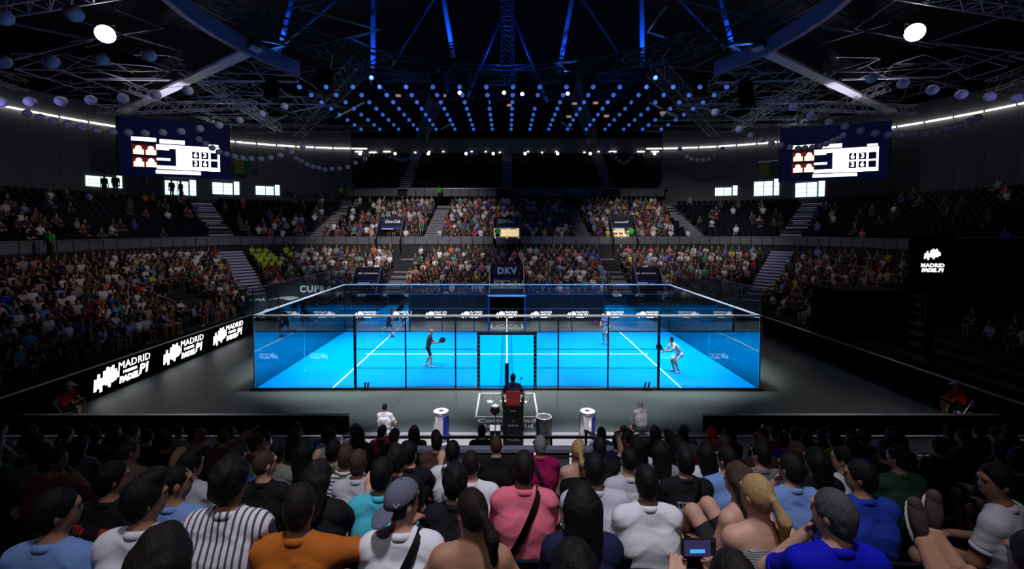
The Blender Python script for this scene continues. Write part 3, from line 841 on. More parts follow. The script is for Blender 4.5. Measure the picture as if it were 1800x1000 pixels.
# strip light along the wall head
for s in (-1, 1):
    st = empty('strip_light', (0, 0, 0), 0, f"long white strip light along the top of the {'left' if s < 0 else 'right'} wall", 'lamp')
    rr = [p for p in ring(23.7, 14, 18) if p[0] * s > 15 and p[1] > 20]
    for a, b in zip(rr[:-1], rr[1:]):
        if math.dist(a, b) < .5: continue
        for t0, t1 in ((.02, .47), (.52, .97)) if math.dist(a, b) > 4 else ((.03, .94),):
            A = [a[i] + (b[i] - a[i]) * t0 for i in (0, 1)]; B = [a[i] + (b[i] - a[i]) * t1 for i in (0, 1)]
            MB().bar((*A, 16.2), (*B, 16.2), .10, .12).build('light_tube', m_strip, st)
st = empty('strip_light', (0, 0, 0), 0, 'broken line of white lamps below the roof of the far top tier', 'lamp')
for i in range(26):
    x = -24.5 + i * 1.96
    if i % 4 == 1: continue
    MB().box((x, 63.2, 17.0 + (.12 if i % 3 else 0)), (1.0 if abs(x) > 13 else .22, .08, .14)).build('light_tube', m_strip, st)
for i in range(9):
    px = (797, 945, 1010, 1155, 1290, 1340, 1480, 1620, 700)[i] * .34 + 600 - .0
    p = at(600 + (97, 278, 450, 645, 785, 950, 1118, 1287, 1620)[i] * .34, 270, 60); MB().sphere(p, .2, 8, 6).build('lamp_bulb', m_strip, st)
# far top tier
TOP = [(23.4 + .85 * i, 11.0 + .62 * i) for i in range(9)]
t = MB(); vs = []; pp = [(22.9, 10.2), (22.9, 11.0)]
for d, z in TOP: pp += [(d - .42, z), (d + .43, z)]
for d, z in pp:
    w = 19.2 + (d - 22.9) * .62; vs += [(-w, CY + d, z), (w, CY + d, z)]
t.add(vs, [(2 * k, 2 * k + 1, 2 * k + 3, 2 * k + 2) for k in range(len(pp) - 1)]); tag(t.build('stand_top_tier', m_conc), kind='structure')


def parapet(label, d, z, h, s0, s1, step, mat=m_parapet, lean=0):
    e = empty('parapet', (0, 0, 0), 0, label, 'parapet'); P = ring(d); segs = list(zip(P[:-1], P[1:])); tot = 0
    for a, b in segs:
        L = math.dist(a, b); k = max(1, round(L / step))
        for i in range(k):
            m = ((a[0] + (b[0] - a[0]) * (i + .5) / k), a[1] + (b[1] - a[1]) * (i + .5) / k)
            if not (s0 <= m[0] <= s1) or m[1] < 12: continue
            MB().box((0, 0, 0), (L / k - .06, .05, h)).build('panel', mat, e, (*m, z + h / 2), (0, 0, math.atan2(b[1] - a[1], b[0] - a[0])))
        if min(a[1], b[1]) > 5 and s0 - 8 <= (a[0] + b[0]) / 2 <= s1 + 8: MB().bar((*a, z + h + .06), (*b, z + h + .06), .05).build('hand_rail', m_steel, e)
    return e


parapet('grey panelled parapet in front of the far and side upper tier', 9.75, 5.0, .62, -40, 40, 1.05)
MBp = empty('parapet', (0, 0, 0), 0, 'grey panelled parapet below the dark top tier', 'parapet')
for i in range(36):
    x = -19 + i * 1.07
    if abs(x) < .9 or 12 < abs(x) < 13.2: continue
    MB().box((x, CY + 22.6, 10.75), (1.0, .05, .85)).build('panel', m_parapet, MBp)
MB().box((0, CY + 22.6, 11.25), (38.6, .06, .05)).build('hand_rail', m_steel, MBp)
fw = empty('stand_front_wall', (0, 0, 0), 0, 'dark front wall of the far stand with a blue top edge', 'wall')
for i in range(10): MB().box((-11.2 + (i + .5) * 2.6, CY + .55, .82), (2.57, .08, 1.6)).build('panel', m_blackm, fw)
MB().box((1.8, CY + .55, 1.66), (26, .14, .10)).build('wall_cap', M('blue_trim', (.05, .10, .4), .5), fw)
for k in (1, 2): MB().box((1.8, CY + .5, 1.66 + k * .22), (26, .03, .03)).build('hand_rail', m_steel, fw)

# aisle stairs
def stair(label, fx, d0, d1, z0, z1, n, w, mat=m_concl, risers=None):
    """steps from offset d0 to d1; fx(d) -> (x, y, angle)"""
    e = empty('aisle_stair', (0, 0, 0), 0, label, 'stairs', kind='structure')
    me = MB().box((0, 0, -.02), (w, (d1 - d0) / n + .05, .10)).mesh('step', mat)
    mr = MB().box((0, -(d1 - d0) / n / 2, -.16), (w, .03, .22)).mesh('riser', risers) if risers else None
    for i in range(n):
        t = (i + .5) / n; x, y, a = fx(d0 + (d1 - d0) * t); z = z0 + (z1 - z0) * (i + 1) / n
        o = link('step', me, None, e, (x, y, z + .02), (0, 0, a))
        if mr: link('riser', mr, None, e, (x, y, z + .02), (0, 0, a))
    return e


AIS_LOW = (-8.9, 9.0); AIS_UP = (-18.2, -7.2, 7.2, 18.2)
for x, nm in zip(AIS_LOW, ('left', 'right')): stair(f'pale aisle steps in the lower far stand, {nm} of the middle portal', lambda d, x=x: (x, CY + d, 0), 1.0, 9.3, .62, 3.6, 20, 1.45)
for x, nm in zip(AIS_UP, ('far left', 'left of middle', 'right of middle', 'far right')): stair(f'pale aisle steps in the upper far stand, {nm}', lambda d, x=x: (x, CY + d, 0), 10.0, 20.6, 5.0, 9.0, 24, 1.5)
for s, nm in ((-1, 'left'), (1, 'right')):
    t = math.radians(135 if s < 0 else 45)
    fx = lambda d, s=s, t=t: (s * CX + d * math.cos(t), CY + d * math.sin(t), t - PI / 2)
    stair(f'long metal stairs with blue risers up the {nm} corner', fx, 2.0, 9.6, .80, 4.4, 17, 1.7, m_step, m_riser)
    stair(f'upper run of metal stairs with blue risers in the {nm} corner', fx, 9.8, 20.4, 4.5, 8.95, 20, 1.9, m_step, m_riser)
for x in (-12.4, 0, 12.4): stair('dim aisle steps in the dark top tier ' + ('left' if x < 0 else 'middle' if x == 0 else 'right'), lambda d, x=x: (x, CY + d, 0), 22.9, 31.0, 11.0, 16.6, 18, 1.3)
for s in (-1, 1): stair('slanting end steps of the dark top tier ' + ('left' if s < 0 else 'right'), lambda d, s=s: (s * (18.8 + (d - 22.9) * .62), CY + d, -s * .55), 22.9, 30.5, 11.0, 16.4, 18, 1.1)


def portal(label, x0, x1, d, z0, z1, zo, warm, content, strip):
    """banner over a stair mouth with slanting side walls"""
    y = CY + d; e = empty('portal', (0, y, 0), 0, label, 'portal'); xm = (x0 + x1) / 2; w = x1 - x0
    MB().box((xm, 0, (z0 + z1) / 2), (w, .12, z1 - z0)).build('banner', m_banner, e)
    MB().box((xm, -.07, z0 + .10), (w * .94, .03, .14)).build('banner_stripe', m_blueprint, e)
    MB().box((xm, .2, (zo + z0) / 2), (w - .1, .1, z0 - zo)).build('portal_back', (m_warm if warm == 1 else M('dim_yellow_passage', (.3, .25, .12), .8, emit=.10, ecol=(1, .8, .4), noise=.1)) if warm else m_blackm, e)
    MB().box((xm - w * .2, -.05, z0 - .07), (w * .5, .05, .09)).build('stripe_light', m_whitep, e)
    MB().box((xm + w * .25, -.05, z0 - .07), (w * .28, .05, .09)).build('stripe_green', m_greenled, e)
    for xx, sg in ((x0, -1), (x1, 1)):
        b = MB(); b.prism([(.3, zo - .3), (.3, z1), (-.1, z1), (-2.0, zo + .25), (-2.0, zo - .6)], xx - .04, xx + .04, 'x'); b.build('side_wall', m_banner, e)
        MB().bar((xx, -.1, z1 + .02), (xx, -2.0, zo + .32), .06).build('hand_rail', m_steel, e)
    if isinstance(content, str): text(content, strip[0], m_whitep, e, (xm + strip[1], -.075, (z0 + z1) / 2 + .08), bold=strip[2], shear=strip[3], spacing=strip[4])
    else:
        for (dx, dz, sx, sz) in content: MB().box((xm + dx, -.075, (z0 + z1) / 2 + dz), (sx, .02, sz)).build('banner_mark', m_whitep, e)
    return e


portal('portal with dark banner and flowing white script left of the middle', -12.0, -9.75, 11.0, 6.45, 7.55, 5.1, False, 'Coca-Cola', (.40, 0, .012, .35, .85))
portal('central upper portal with thin white lettering and a warm lit passage', -1.25, 1.2, 11.0, 6.45, 7.55, 5.1, True, 'SWAG', (.55, 0, .0, 0, 1.0))
blob = [(-.6 + .1 * k, .0 + .02 * (k % 2), .085, .10 + .05 * ((k * 7) % 3 == 0)) for k in range(10)] + [(.5, .03, .16, .2), (.62, .1, .10, .12)]
portal('portal with dark banner and small white mark right of the middle', 9.75, 12.0, 11.0, 6.45, 7.55, 5.1, True, blob, None)
portal('central lower portal with bold white lettering over a blue stripe', -1.3, 1.3, 3.3, 2.35, 3.65, 1.0, 2, 'DKV', (.72, 0, .03, 0, 1.1))
blob2 = [(-.75, .12, .1, .12), (-.66, .06, .08, .14), (-.57, .12, .1, .12)] + [(-.35 + .13 * k, .1, .10, .11) for k in range(9)]
portal('lower left portal with dark banner and small winged mark', -11.7, -9.75, 3.0, 2.25, 3.4, .8, False, blob2, None)
portal('lower right portal with dark banner and small winged mark', 9.85, 11.8, 3.0, 2.25, 3.4, .8, False, blob2, None)
PORT = [(-12.2, -9.5, 8.6, 11.4, 'U'), (-1.5, 1.5, 8.6, 11.6, 'U'), (9.5, 12.2, 8.6, 11.4, 'U'), (-1.6, 1.6, 0, 3.6, 'L'), (-11.9, -9.6, 0, 3.4, 'L'), (9.7, 12.0, 0, 3.4, 'L')]

# windows (lit doors) in the outer wall and silhouettes of people there
for i, (px0, px1, y0, y1, kind) in enumerate(((171, 222, 311, 328, 0), (277, 322, 319, 342, 0), (371, 411, 322, 341, 0), (455, 492, 328, 342, 0),
                                               (1262, 1297, 330, 343, 0), (1339, 1377, 319, 343, 0), (1421, 1464, 321, 345, 0))):
    best = None
    for (p, q) in panels:
        c = ((p[0] + q[0]) / 2, (p[1] + q[1]) / 2, 11.2); g = proj(c)
        if g:
            d = abs(g[0] - (px0 + px1) / 2)
            if best is None or d < best[0]: best = (d, p, q, g)
    _, p, q, g = best; ang = math.atan2(q[1] - p[1], q[0] - p[0]); nx, ny = math.sin(ang), -math.cos(ang)
    c = Vector(((p[0] + q[0]) / 2, (p[1] + q[1]) / 2, 0)) + Vector((nx, ny, 0)) * .16
    W = (px1 - px0) / (F / g[2]); z1 = CAMZ + (HOR - y0) / (F / g[2]); z0 = CAMZ + (HOR - y1) / (F / g[2]) - .05
    e = tag(empty(f'window_{i + 1}', (c.x, c.y, 0), ang), kind='structure')
    for k, (a, b, dz) in enumerate(((0, .38, 0), (.41, .74, 0), (.80, 1.0, .22))):
        MB().box((W * ((a + b) / 2 - .5), 0, (z0 + z1 + dz) / 2), (W * (b - a), .05, z1 - z0 + dz)).build('pane', m_win, e)
        for zz in (.3, .62): MB().box((W * ((a + b) / 2 - .5), -.03, z0 + (z1 - z0) * zz), (W * (b - a), .03, .03)).build('glazing_bar', m_black, e)
    MB().box((0, -.02, z1 + .3), (W + .2, .1, .08)).build('window_head', m_parapet, e)
# ------------------------------------------------------------------ roof
RC = (0.0, 23.0)
b = MB(); vs = []; fs = []; rings = [(50, 20.0), (40, 25.0), (30, 30.0), (14, 35.0), (1, 36.0)]; n = 40
for r, z in rings:
    for i in range(n): t = 2 * PI * i / n; vs.append((RC[0] + r * math.cos(t) * 1.05, RC[1] + r * math.sin(t), z))
for k in range(len(rings) - 1):
    for i in range(n): fs.append((k * n + i, k * n + (i + 1) % n, (k + 1) * n + (i + 1) % n, (k + 1) * n + i))
b.add(vs, fs); tag(b.build('ceiling', m_deck), kind='structure')


def truss(name, a, b_, w, h, n, mat, parent=None, r=.05, label=None, cat='truss', group=None):
    """lattice truss with four chords and zig-zag webs, each side of webs a mesh piece of the same truss"""
    a = Vector(a); b_ = Vector(b_); d, s, u = frame_of(b_ - a)
    e = parent or empty(name, (0, 0, 0), 0, label, cat, group)
    C = [(i, j) for i, j in ((-1, -1), (1, -1), (1, 1), (-1, 1))]
    for i, j in C: MB().bar(a + s * i * w / 2 + u * j * h / 2, b_ + s * i * w / 2 + u * j * h / 2, r * 1.5).build('chord', mat, e)
    web = MB(); L = (b_ - a).length
    for k in range(n):
        p = a + d * L * k / n; q = a + d * L * (k + 1) / n; m = a + d * L * (k + .5) / n
        for i in (-1, 1):
            o = s * i * w / 2
            web.bar(p + o - u * h / 2, m + o + u * h / 2, r); web.bar(m + o + u * h / 2, q + o - u * h / 2, r)
        for j in (-1, 1):
            o = u * j * h / 2; web.bar(p + o - s * w / 2, q + o + s * w / 2, r); web.bar(q + o - s * w / 2, q + o + s * w / 2, r)
    tag(web.build('lattice_web', mat, e), kind='stuff')
    return e


RR, RZ = 17.0, 19.3
rt = empty('ring_truss', (0, 0, 0), 0, 'dark circular lattice ring hanging in the middle of the roof', 'truss')
N = 36
pt = lambda t, r=RR, z=RZ: Vector((RC[0] + r * math.cos(t), RC[1] + r * math.sin(t), z))
for k in range(N):
    t0, t1 = 2 * PI * k / N, 2 * PI * (k + 1) / N
    if pt(t0).y < 8: continue
    tt = MB()
    for r in (RR, RR + 1.2):
        for z in (RZ, RZ + 1.3): tt.bar(pt(t0, r, z), pt(t1, r, z), .10)
    for z in (RZ, RZ + 1.3): tt.bar(pt(t0, RR, z), pt(t1, RR + 1.2, z), .06)
    tm = (t0 + t1) / 2
    for r in (RR, RR + 1.2): tt.bar(pt(t0, r, RZ), pt(tm, r, RZ + 1.3), .06); tt.bar(pt(tm, r, RZ + 1.3), pt(t1, r, RZ), .06)
    tt.build('ring_segment', m_trussd, rt)
for s, nm in ((-1, 'left'), (1, 'right')):
    e = empty('ring_beam', (0, 0, 0), 0, f'wide curved blue-grey beam across the upper {nm} of the roof', 'beam')
    for k in range(5):
        t0 = math.radians(193 - k * 8) if s < 0 else math.radians(-13 + k * 8); t1 = t0 - s * -1 * 0 + (math.radians(-8) if s < 0 else math.radians(8))
        bp_ = lambda t: Vector((17.6 * math.cos(t), 26.5 + 17.6 * math.sin(t), 18.4)); a, c = bp_(t0), bp_(t1)
        MB().bar(a, c, .35, 1.0).build('beam_segment', M('blue_grey_beam', (.10, .11, .20), .5, noise=.08, scale=1), e)
# deep radial girders
GA = [(148, 1), (32, 1), (170, 0), (10, 0), (126, 0), (54, 0), (106, 0), (74, 0), (195, 0), (-15, 0)]
for a_, white in GA:
    t = math.radians(a_); c = (0, 20.0); d = Vector((math.cos(t), math.sin(t), 0)); r0, r1 = 19.5, 42 if abs(math.cos(t)) > .5 else 40
    A = Vector((*c, 18.3)) + d * r0; B = Vector((*c, 17.2)) + d * r1
    side = 'left' if math.cos(t) < 0 else 'right'
    if white:
        e = empty('roof_girder', (0, 0, 0), 0, f'deep box girder with a bright white underside at the {side} of the roof', 'girder')
        MB().bar(A, B, .8, .18).build('girder_flange', m_girder, e)
        MB().bar(A + Vector((0, 0, 1.2)), B + Vector((0, 0, 1.2)), .5, 2.2).build('girder_web', m_trussd, e)
        MB().bar(A + d * 4 + Vector((0, 0, -.12)), A + d * 4.4 + Vector((0, 0, -.12)), .18, .1).build('girder_hook', m_black, e)
    else:
        truss('roof_truss', A + Vector((0, 0, .8)), B + Vector((0, 0, .8)), 1.0, 1.4, 16, m_truss, label=f'long grey lattice truss at {a_ % 360} degrees' if False else None)
i = 0
for o in [o for o in COL.objects if o.name.startswith('roof_truss')]:
    nm = ['rising over the left wall', 'rising over the right wall', 'above the far left corner stairs', 'above the far right corner stairs', 'left of the middle over the far stand', 'right of the middle over the far stand', 'over the near left stand', 'over the near right stand']
    tag(o, 'long grey lattice truss ' + nm[i], 'truss'); i += 1
# cross trusses between the girders (corner lattice lit from below)
for s, nm in ((-1, 'left'), (1, 'right')):
    j = 0
    for (x0, y0, z0, x1, y1, z1, w) in ((22, 40, 17.3, 36, 40.5, 16.9, .7), (18, 46, 17.2, 33, 44, 16.8, .7), (24, 34, 18.3, 24, 48, 17.0, .7), (30, 36, 17.6, 28, 46, 16.9, .6), (14, 50, 17.4, 28, 49, 17.0, .6), (36, 22, 18, 38, 36, 17.6, .8), (28, 20, 19, 40, 30, 18, .8), (26, 14, 20, 38, 20, 19, .8)):
        truss('roof_truss', (s * x0, y0, z0), (s * x1, y1, z1), w, w, 12, m_girder if j in (0, 2) else m_truss, r=.035,
              label=f"{['first', 'second', 'third', 'fourth', 'fifth', 'sixth', 'seventh', 'eighth'][j]} slender cross truss of the {nm} roof corner, counted from the scoreboard", group='cross trusses'); j += 1
    e = empty('purlin', (0, 0, 0), 0, f'set of thin roof purlins above the {nm} stand', 'roof bars') if False else None
rs = random.Random(8)
for s, nm in ((-1, 'left'), (1, 'right')):
    e = empty('space_frame', (0, 0, 0), 0, f'tangle of thin pale roof rods above the {nm} scoreboard', 'roof frame'); w = MB(); nodes = {}
    for i in range(8):
        for j in range(8):
            nodes[(i, j, 0)] = Vector((s * (17 + i * 2.6 + rs.uniform(-.4, .4)), 36 + j * 2.1 + rs.uniform(-.4, .4) - i * .5, 18.5 - i * .10)); nodes[(i, j, 1)] = nodes[(i, j, 0)] + Vector((s * 1.3, 1.0, 1.4 + rs.uniform(-.2, .2)))
    ok = lambda p: math.hypot(max(0, abs(p.x) - CX), max(0, p.y - CY)) < 22.5
    for (i, j, k), p in nodes.items():
        for q in ((i + 1, j, k), (i, j + 1, k), (i, j, 1 - k), (i + 1, j, 1 - k)):
            if q in nodes and rs.random() < .5 and ok(p) and ok(nodes[q]): w.bar(p, nodes[q], .045)
    tag(w.build('thin_rods', m_girder, e), kind='stuff')
    for j in (1, 4, 7): p, q = nodes[(0, j, 0)], nodes[(6, j, 0)]; MB().bar(p, q, .12).build('main_rod', m_girder, e) if ok(q) else None
# blue tubes above the ring
TB = [((515, -6), (490, 92), .20, 41), ((656, -6), (656, 150), .22, 41), ((779, -6), (797, 100), .20, 41), ((1006, -6), (982, 130), .20, 41), ((1128, -6), (1129, 118), .22, 41), ((1264, -6), (1290, 90), .20, 41)]
nm = ['slanting at the left end', 'upright left of the lattice mast', 'slanting just left of the lattice mast', 'slanting just right of the lattice mast', 'upright right of the lattice mast', 'slanting at the right end']
for (a, c, r, Y), q in zip(TB, nm):
    e = empty('blue_strut', (0, 0, 0), 0, f'thick blue roof strut {q}', 'strut'); A, B = at(*a, Y), at(*c, Y); A = A + (A - B) * (.6 if abs(A.x) < 13 else .4)
    MB().tube(A, B, r, 12).build('tube', m_blue_tube, e, smooth=True)
    light('strut_uplight', 'SPOT', B + Vector((0, -3.0, -2.0)), A.lerp(B, .45), 2600, (.04, .24, 1.0), 46, .7, .1)
    for t in (.86, .89, .92): p = A.lerp(B, t); q2 = A.lerp(B, t + .01); MB().tube(p, q2, r + .05, 12).build('collar', m_black, e)
TB2 = [((765, -6), (690, 115), .10, 45), ((600, -6), (500, 78), .10, 45), ((1022, -6), (1098, 110), .10, 45), ((1188, -6), (1275, 85), .10, 45), ((880, 32), (822, 170), .13, 38), ((905, 32), (962, 180), .13, 38)]
nm2 = ['left of the mast, leaning in', 'at the far left, leaning in', 'right of the mast, leaning in', 'at the far right, leaning in', 'brace on the left of the lattice mast', 'brace on the right of the lattice mast']
for (a, c, r, Y), q in zip(TB2, nm2):
    e = empty('blue_brace', (0, 0, 0), 0, f'thin dark blue roof tube {q}', 'strut'); A, B = at(*a, Y), at(*c, Y); A = A + (A - B) * (.2 if a[1] < 0 else 0)
    MB().tube(A, B, r, 10).build('tube', m_blue_tube, e, smooth=True)
    MB().tube(A.lerp(B, .9), A.lerp(B, .93), r + .05, 10).build('collar', m_black, e)
A, B = at(892, -190, 36), at(892, 128, 36)
truss('lattice_mast', A, B, 1.0, 1.0, 18, M('blue_lattice', (.12, .15, .45), .5, .2), r=.05, label='upright blue lattice mast hanging in the middle of the roof', cat='mast')
# rig trusses across the ring
for y, z, x in ((41.0, 18.3, 14.5), (37.0, 18.6, 13.0)):
    truss('rig_truss', (-x, y, z), (x, y, z), .6, .6, 40, m_trussd, r=.03, label='straight rig truss across the roof ring, ' + ('rear' if y > 40 else 'front'), cat='truss')
for s, nm in ((-1, 'left'), (1, 'right')):
    for j, (p, q, Y0, Y1) in enumerate((((590, 207), (640, 180), 46, 41), ((458, 222), (505, 203), 44, 44), ((515, 196), (590, 182), 43, 43), ((775, 228), (795, 215), 50, 47))):
        p2 = p if s < 0 else (1782 - p[0], p[1]); q2 = q if s < 0 else (1782 - q[0], q[1])
        e = empty('roof_bar', (0, 0, 0), 0, f'{ORD[j]} pale slanting roof bar of the {nm} half, counted from the scoreboard', 'roof bar')
        MB().bar(at(*p2, Y0), at(*q2, Y1), .12).build('bar', m_girder, e); MB().bar(at(*q2, Y1), at(*q2, Y1) + Vector((0, 0, 1.5)), .05).build('hanger', m_truss, e)
# random dark roof bars behind (purlins), one thing per bay
rs = random.Random(3)
for s, nm in ((-1, 'left'), (1, 'right')):
    for q in range(7):
        e = empty('roof_purlin', (0, 0, 0), 0, f'{ORD[q]} bay of thin dark purlins above the {nm} stand, counted from the far wall', 'purlins')
        y0 = 46 - q * 6
        for k in range(5):
            x = s * (12 + k * 6.5 + rs.uniform(-1, 1)); z = 23.5 - (abs(x) - 12) * .17
            MB().bar((x, y0, z), (x + s * rs.uniform(-2, 5), y0 - 6 + rs.uniform(-2, 2), z - rs.uniform(0, 1.5)), .12).build('purlin', m_truss, e)
            MB().bar((x, y0, z), (x + s * 6.5, y0 + rs.uniform(-1, 1), z - 1.2), .10).build('purlin', m_truss, e)
            MB().bar((x, y0, z), (x + s * 3, y0 - 3, z - 2.6), .07).build('purlin', m_truss, e)

# ------------------------------------------------------------------ blue globes and white lantern swags
gm = MB().sphere((0, 0, 0), .165, 16, 10).mesh('globe', m_globe, True)
GZ = 16.75
for k in range(-8, 9):
    side = 'middle' if k == 0 else f"{ORD[abs(k) - 1]} {'left' if k < 0 else 'right'} of the middle"
    x = .45 + k * 1.955 if k >= 0 else .45 + k * 1.955
    n0 = 0; e = empty('globe_garland', (x, 0, GZ), 0, f'straight string of blue lit globes under the roof ring, {side}', 'string lights', 'blue globe strings')
    ys = [47.5 - 2.0 * i for i in range(8 if abs(k) < 6 else 7)]
    if abs(k) >= 5: ys = [y for y in ys] + [ys[-1] - 2.0]
    MB().bar((0, ys[-1] - 1, .18), (0, ys[0] + .5, .18), .015).build('cord', m_black, e)
    for y in ys: link('globe', gm, None, e, (0, y, 0))
lm = MB().sphere((0, 0, 0), 1.0, 18, 12).mesh('lantern', m_lantern, True)
SW = [
    ('big nearest swag of white lanterns at the upper left', [(2, 179), (53, 179), (107, 178), (160, 176), (217, 173), (273, 166), (330, 159)], 25, .28),
    ('long low swag of white lanterns crossing the left scoreboard', [(48, 199), (70, 206), (94, 213), (119, 218), (143, 224), (170, 229), (198, 232), (226, 233), (255, 234), (286, 233), (318, 231), (351, 226), (385, 220), (421, 211), (460, 200), (500, 187)], 31, .26),
    ('swag of white lanterns right of the left scoreboard', [(350, 245), (361, 253), (373, 260), (385, 267), (398, 271), (412, 275), (426, 278), (441, 279), (458, 279), (475, 277), (493, 273), (512, 267), (532, 258)], 39, .26),
    ('swag of white lanterns hanging before the far left wall', [(503, 262), (521, 278), (530, 283), (540, 289), (550, 293), (560, 295), (571, 298), (583, 297), (597, 296), (611, 293), (625, 286), (642, 279)], 46, .25),
    ('small swag of lanterns below the far strip light, left', [(687, 276), (693, 278), (699, 280), (706, 281), (713, 280), (721, 278), (730, 276), (740, 271)], 56, .24),
    ('short curl of lanterns left of the middle over the top tier', [(829, 271), (836, 270), (842, 268), (848, 265), (853, 261), (858, 256)], 56, .22),
    ('short curl of lanterns right of the middle over the top tier', [(1064, 268), (1066, 263), (1068, 257), (1069, 251)], 56, .22),
    ('small swag of lanterns right of the middle over the top tier', [(1071, 262), (1076, 270), (1082, 277), (1089, 283), (1097, 286), (1104, 283), (1110, 277), (1113, 268)], 54, .24),
    ('swag of white lanterns hanging before the far right wall', [(1195, 262), (1200, 268), (1208, 275), (1216, 279), (1226, 281), (1236, 281), (1246, 279), (1256, 274), (1264, 268), (1270, 261)], 48, .24),
    ('swag of white lanterns passing before the right scoreboard', [(1320, 238), (1339, 246), (1356, 252), (1373, 255), (1388, 259), (1403, 261), (1415, 260), (1428, 259), (1441, 257), (1452, 253), (1463, 248), (1473, 244), (1482, 238)], 37, .25),
    ('long low swag of white lanterns right of the right scoreboard', [(1258, 197), (1300, 227), (1394, 188), (1425, 203), (1457, 214), (1485, 222), (1512, 230), (1538, 234), (1562, 237), (1586, 237), (1608, 237), (1628, 234), (1649, 231), (1668, 226), (1686, 221), (1704, 213), (1719, 207)], 31, .26),
    ('big nearest swag of white lanterns at the upper right', [(1532, 137), (1587, 147), (1639, 158), (1690, 166), (1740, 170), (1787, 172)], 25, .28),
    ('sparse row of large lanterns near the left flood light', [(5, 109), (90, 108), (178, 104), (262, 97)], 21, .30),
    ('pair of large lanterns at the top left edge', [(5, 30), (130, 24)], 18, .32),
]
for lab, P, Y, r in SW:
    e = empty('lantern_swag', (0, 0, 0), 0, lab, 'lanterns'); W = [at(px, py, Y + (i / len(P) - .5) * 2) for i, (px, py) in enumerate(P)]
    c = MB()
    for a, d in zip(W[:-1], W[1:]):
        if (a - d).length < 3.2: c.bar(a + Vector((0, 0, r)), d + Vector((0, 0, r)), .02)
    if not c.v: c.bar(W[0] + Vector((0, 0, r)), W[-1] + Vector((0, 0, r)), .02)
    c.build('cord', m_trussd, e)
    for w in W: link('lantern', lm, None, e, w, None, (r, r, r * .94))

# ------------------------------------------------------------------ speakers, spotlights, floods
SPK = [(479, 134, 180), (572, 122, 168), (666, 140, 182), (769, 132, 175), (812, 134, 163), (849, 142, 185), (918, 130, 165), (939, 142, 185), (998, 134, 165), (1038, 134, 178), (1091, 137, 182), (1122, 142, 187), (1229, 130, 178), (1310, 142, 192)]
cabm = MB().box((0, 0, 0), (.95, .6, .30)).mesh('speaker_cabinet', m_blackm)
for i, (px, y0, y1) in enumerate(SPK):
    A, B = at(px, y0, 37.5), at(px, y1, 37.5)
    e = empty('line_array', A, 0, f'{ORD[i]} hanging black speaker column under the ring, counted from the left', 'speaker', 'hanging speaker columns')
    k = max(4, int((A.z - B.z) / .32))
    for j in range(k): link('speaker_cabinet', cabm, None, e, (0, -.012 * j * j, -.16 - .32 * j), (math.radians(-1.2 * j), 0, 0))
    for s in (-.3, .3): MB().bar((s, 0, 0), (s, 0, 1.4), .03).build('hanger_chain', m_black, e)


def par_lamp(loc, target, lab, r=.18, emit=None, power=0, ang=40, L=.4):
    loc = Vector(loc); d = (Vector(target) - loc).normalized(); e = empty('spotlight', loc, 0, lab, 'spotlight')
    R = d.to_track_quat('Z', 'Y').to_euler()
    h = MB(); h.lathe([(r * .6, -L), (r * .95, -L * .7), (r * 1.05, 0), (r * 1.0, .0), (r * .9, -.05)], (0, 0, 0), 16); h.build('lamp_housing', m_black, e, None, R, True)
    MB().lathe([(.001, .0), (r * .92, 0), (r * .92, -.02), (.001, -.02)], (0, 0, 0), 16).build('lamp_lens', emit or m_strip, e, None, R)
    y = MB(); y.bar((-r * 1.2, 0, -.1), (-r * 1.2, 0, .5), .04); y.bar((r * 1.2, 0, -.1), (r * 1.2, 0, .5), .04); y.bar((-r * 1.2, 0, .5), (r * 1.2, 0, .5), .04); y.build('lamp_yoke', m_black, e)
    if power: light('lamp_beam', 'SPOT', loc + d * .1, target, power, (.9, .92, 1), ang, .8, r)
    return e


m_flood = M('flood_lens', (1, 1, 1), .5, emit=60, ecol=(.92, .93, 1), noise=0)
m_spot = M('spot_lens', (1, 1, 1), .5, emit=14, ecol=(1, 1, 1), noise=0)
for px, py, nm in ((185, 60, 'left'), (1608, 57, 'right')):
    p = at(px, py, 27); par_lamp(p, (p.x * .2, 2, 5), f'blazing round flood light high in the {nm} roof', .52, m_flood, 0, 40, .7)
for i, (px, py) in enumerate(((808, 163), (886, 163), (918, 165.5), (998, 164.5))):
    p = at(px, py, 36); par_lamp(p, (0, 10, 0), f'small bright white spotlight under the ring, {ORD[i]} from the left', .15, m_spot)
m_amber = M('amber_lamp', (1, .6, .3), .5, emit=.3, ecol=(1, .5, .2), noise=0)
for i, (px, py) in enumerate(((700, 168), (780, 168), (895, 185), (1010, 182), (1047, 181), (1165, 198), (1000, 205), (1066, 204))):
    p = at(px, py, 40); e = empty('amber_fixture', p, 0, f'small dim amber lamp among the blue globes, {ORD[i]} from the left of the rig', 'lamp')
    MB().box((0, 0, 0), (.4, .3, .14)).build('lamp_lens', m_amber, e); MB().box((0, 0, .16), (.46, .36, .18)).build('lamp_housing', m_black, e); MB().bar((0, 0, .2), (0, 0, 1.6), .03).build('hanger', m_black, e)

# ------------------------------------------------------------------ scoreboards
m_scr = M('navy_screen', (.006, .007, .03), .35, emit=.012, ecol=(.1, .12, 1), noise=.1, scale=.5)
m_scrw = M('white_screen_pixels', (1, 1, 1), .5, emit=2.4, ecol=(1, .98, .98), noise=0)
m_scro = M('orange_screen_pixels', (1, .7, .4), .5, emit=1.8, ecol=(1, .78, .50), noise=0)
m_scrr = M('red_screen_pixels', (.6, .05, .03), .5, emit=.06, ecol=(1, .12, .03), noise=0)


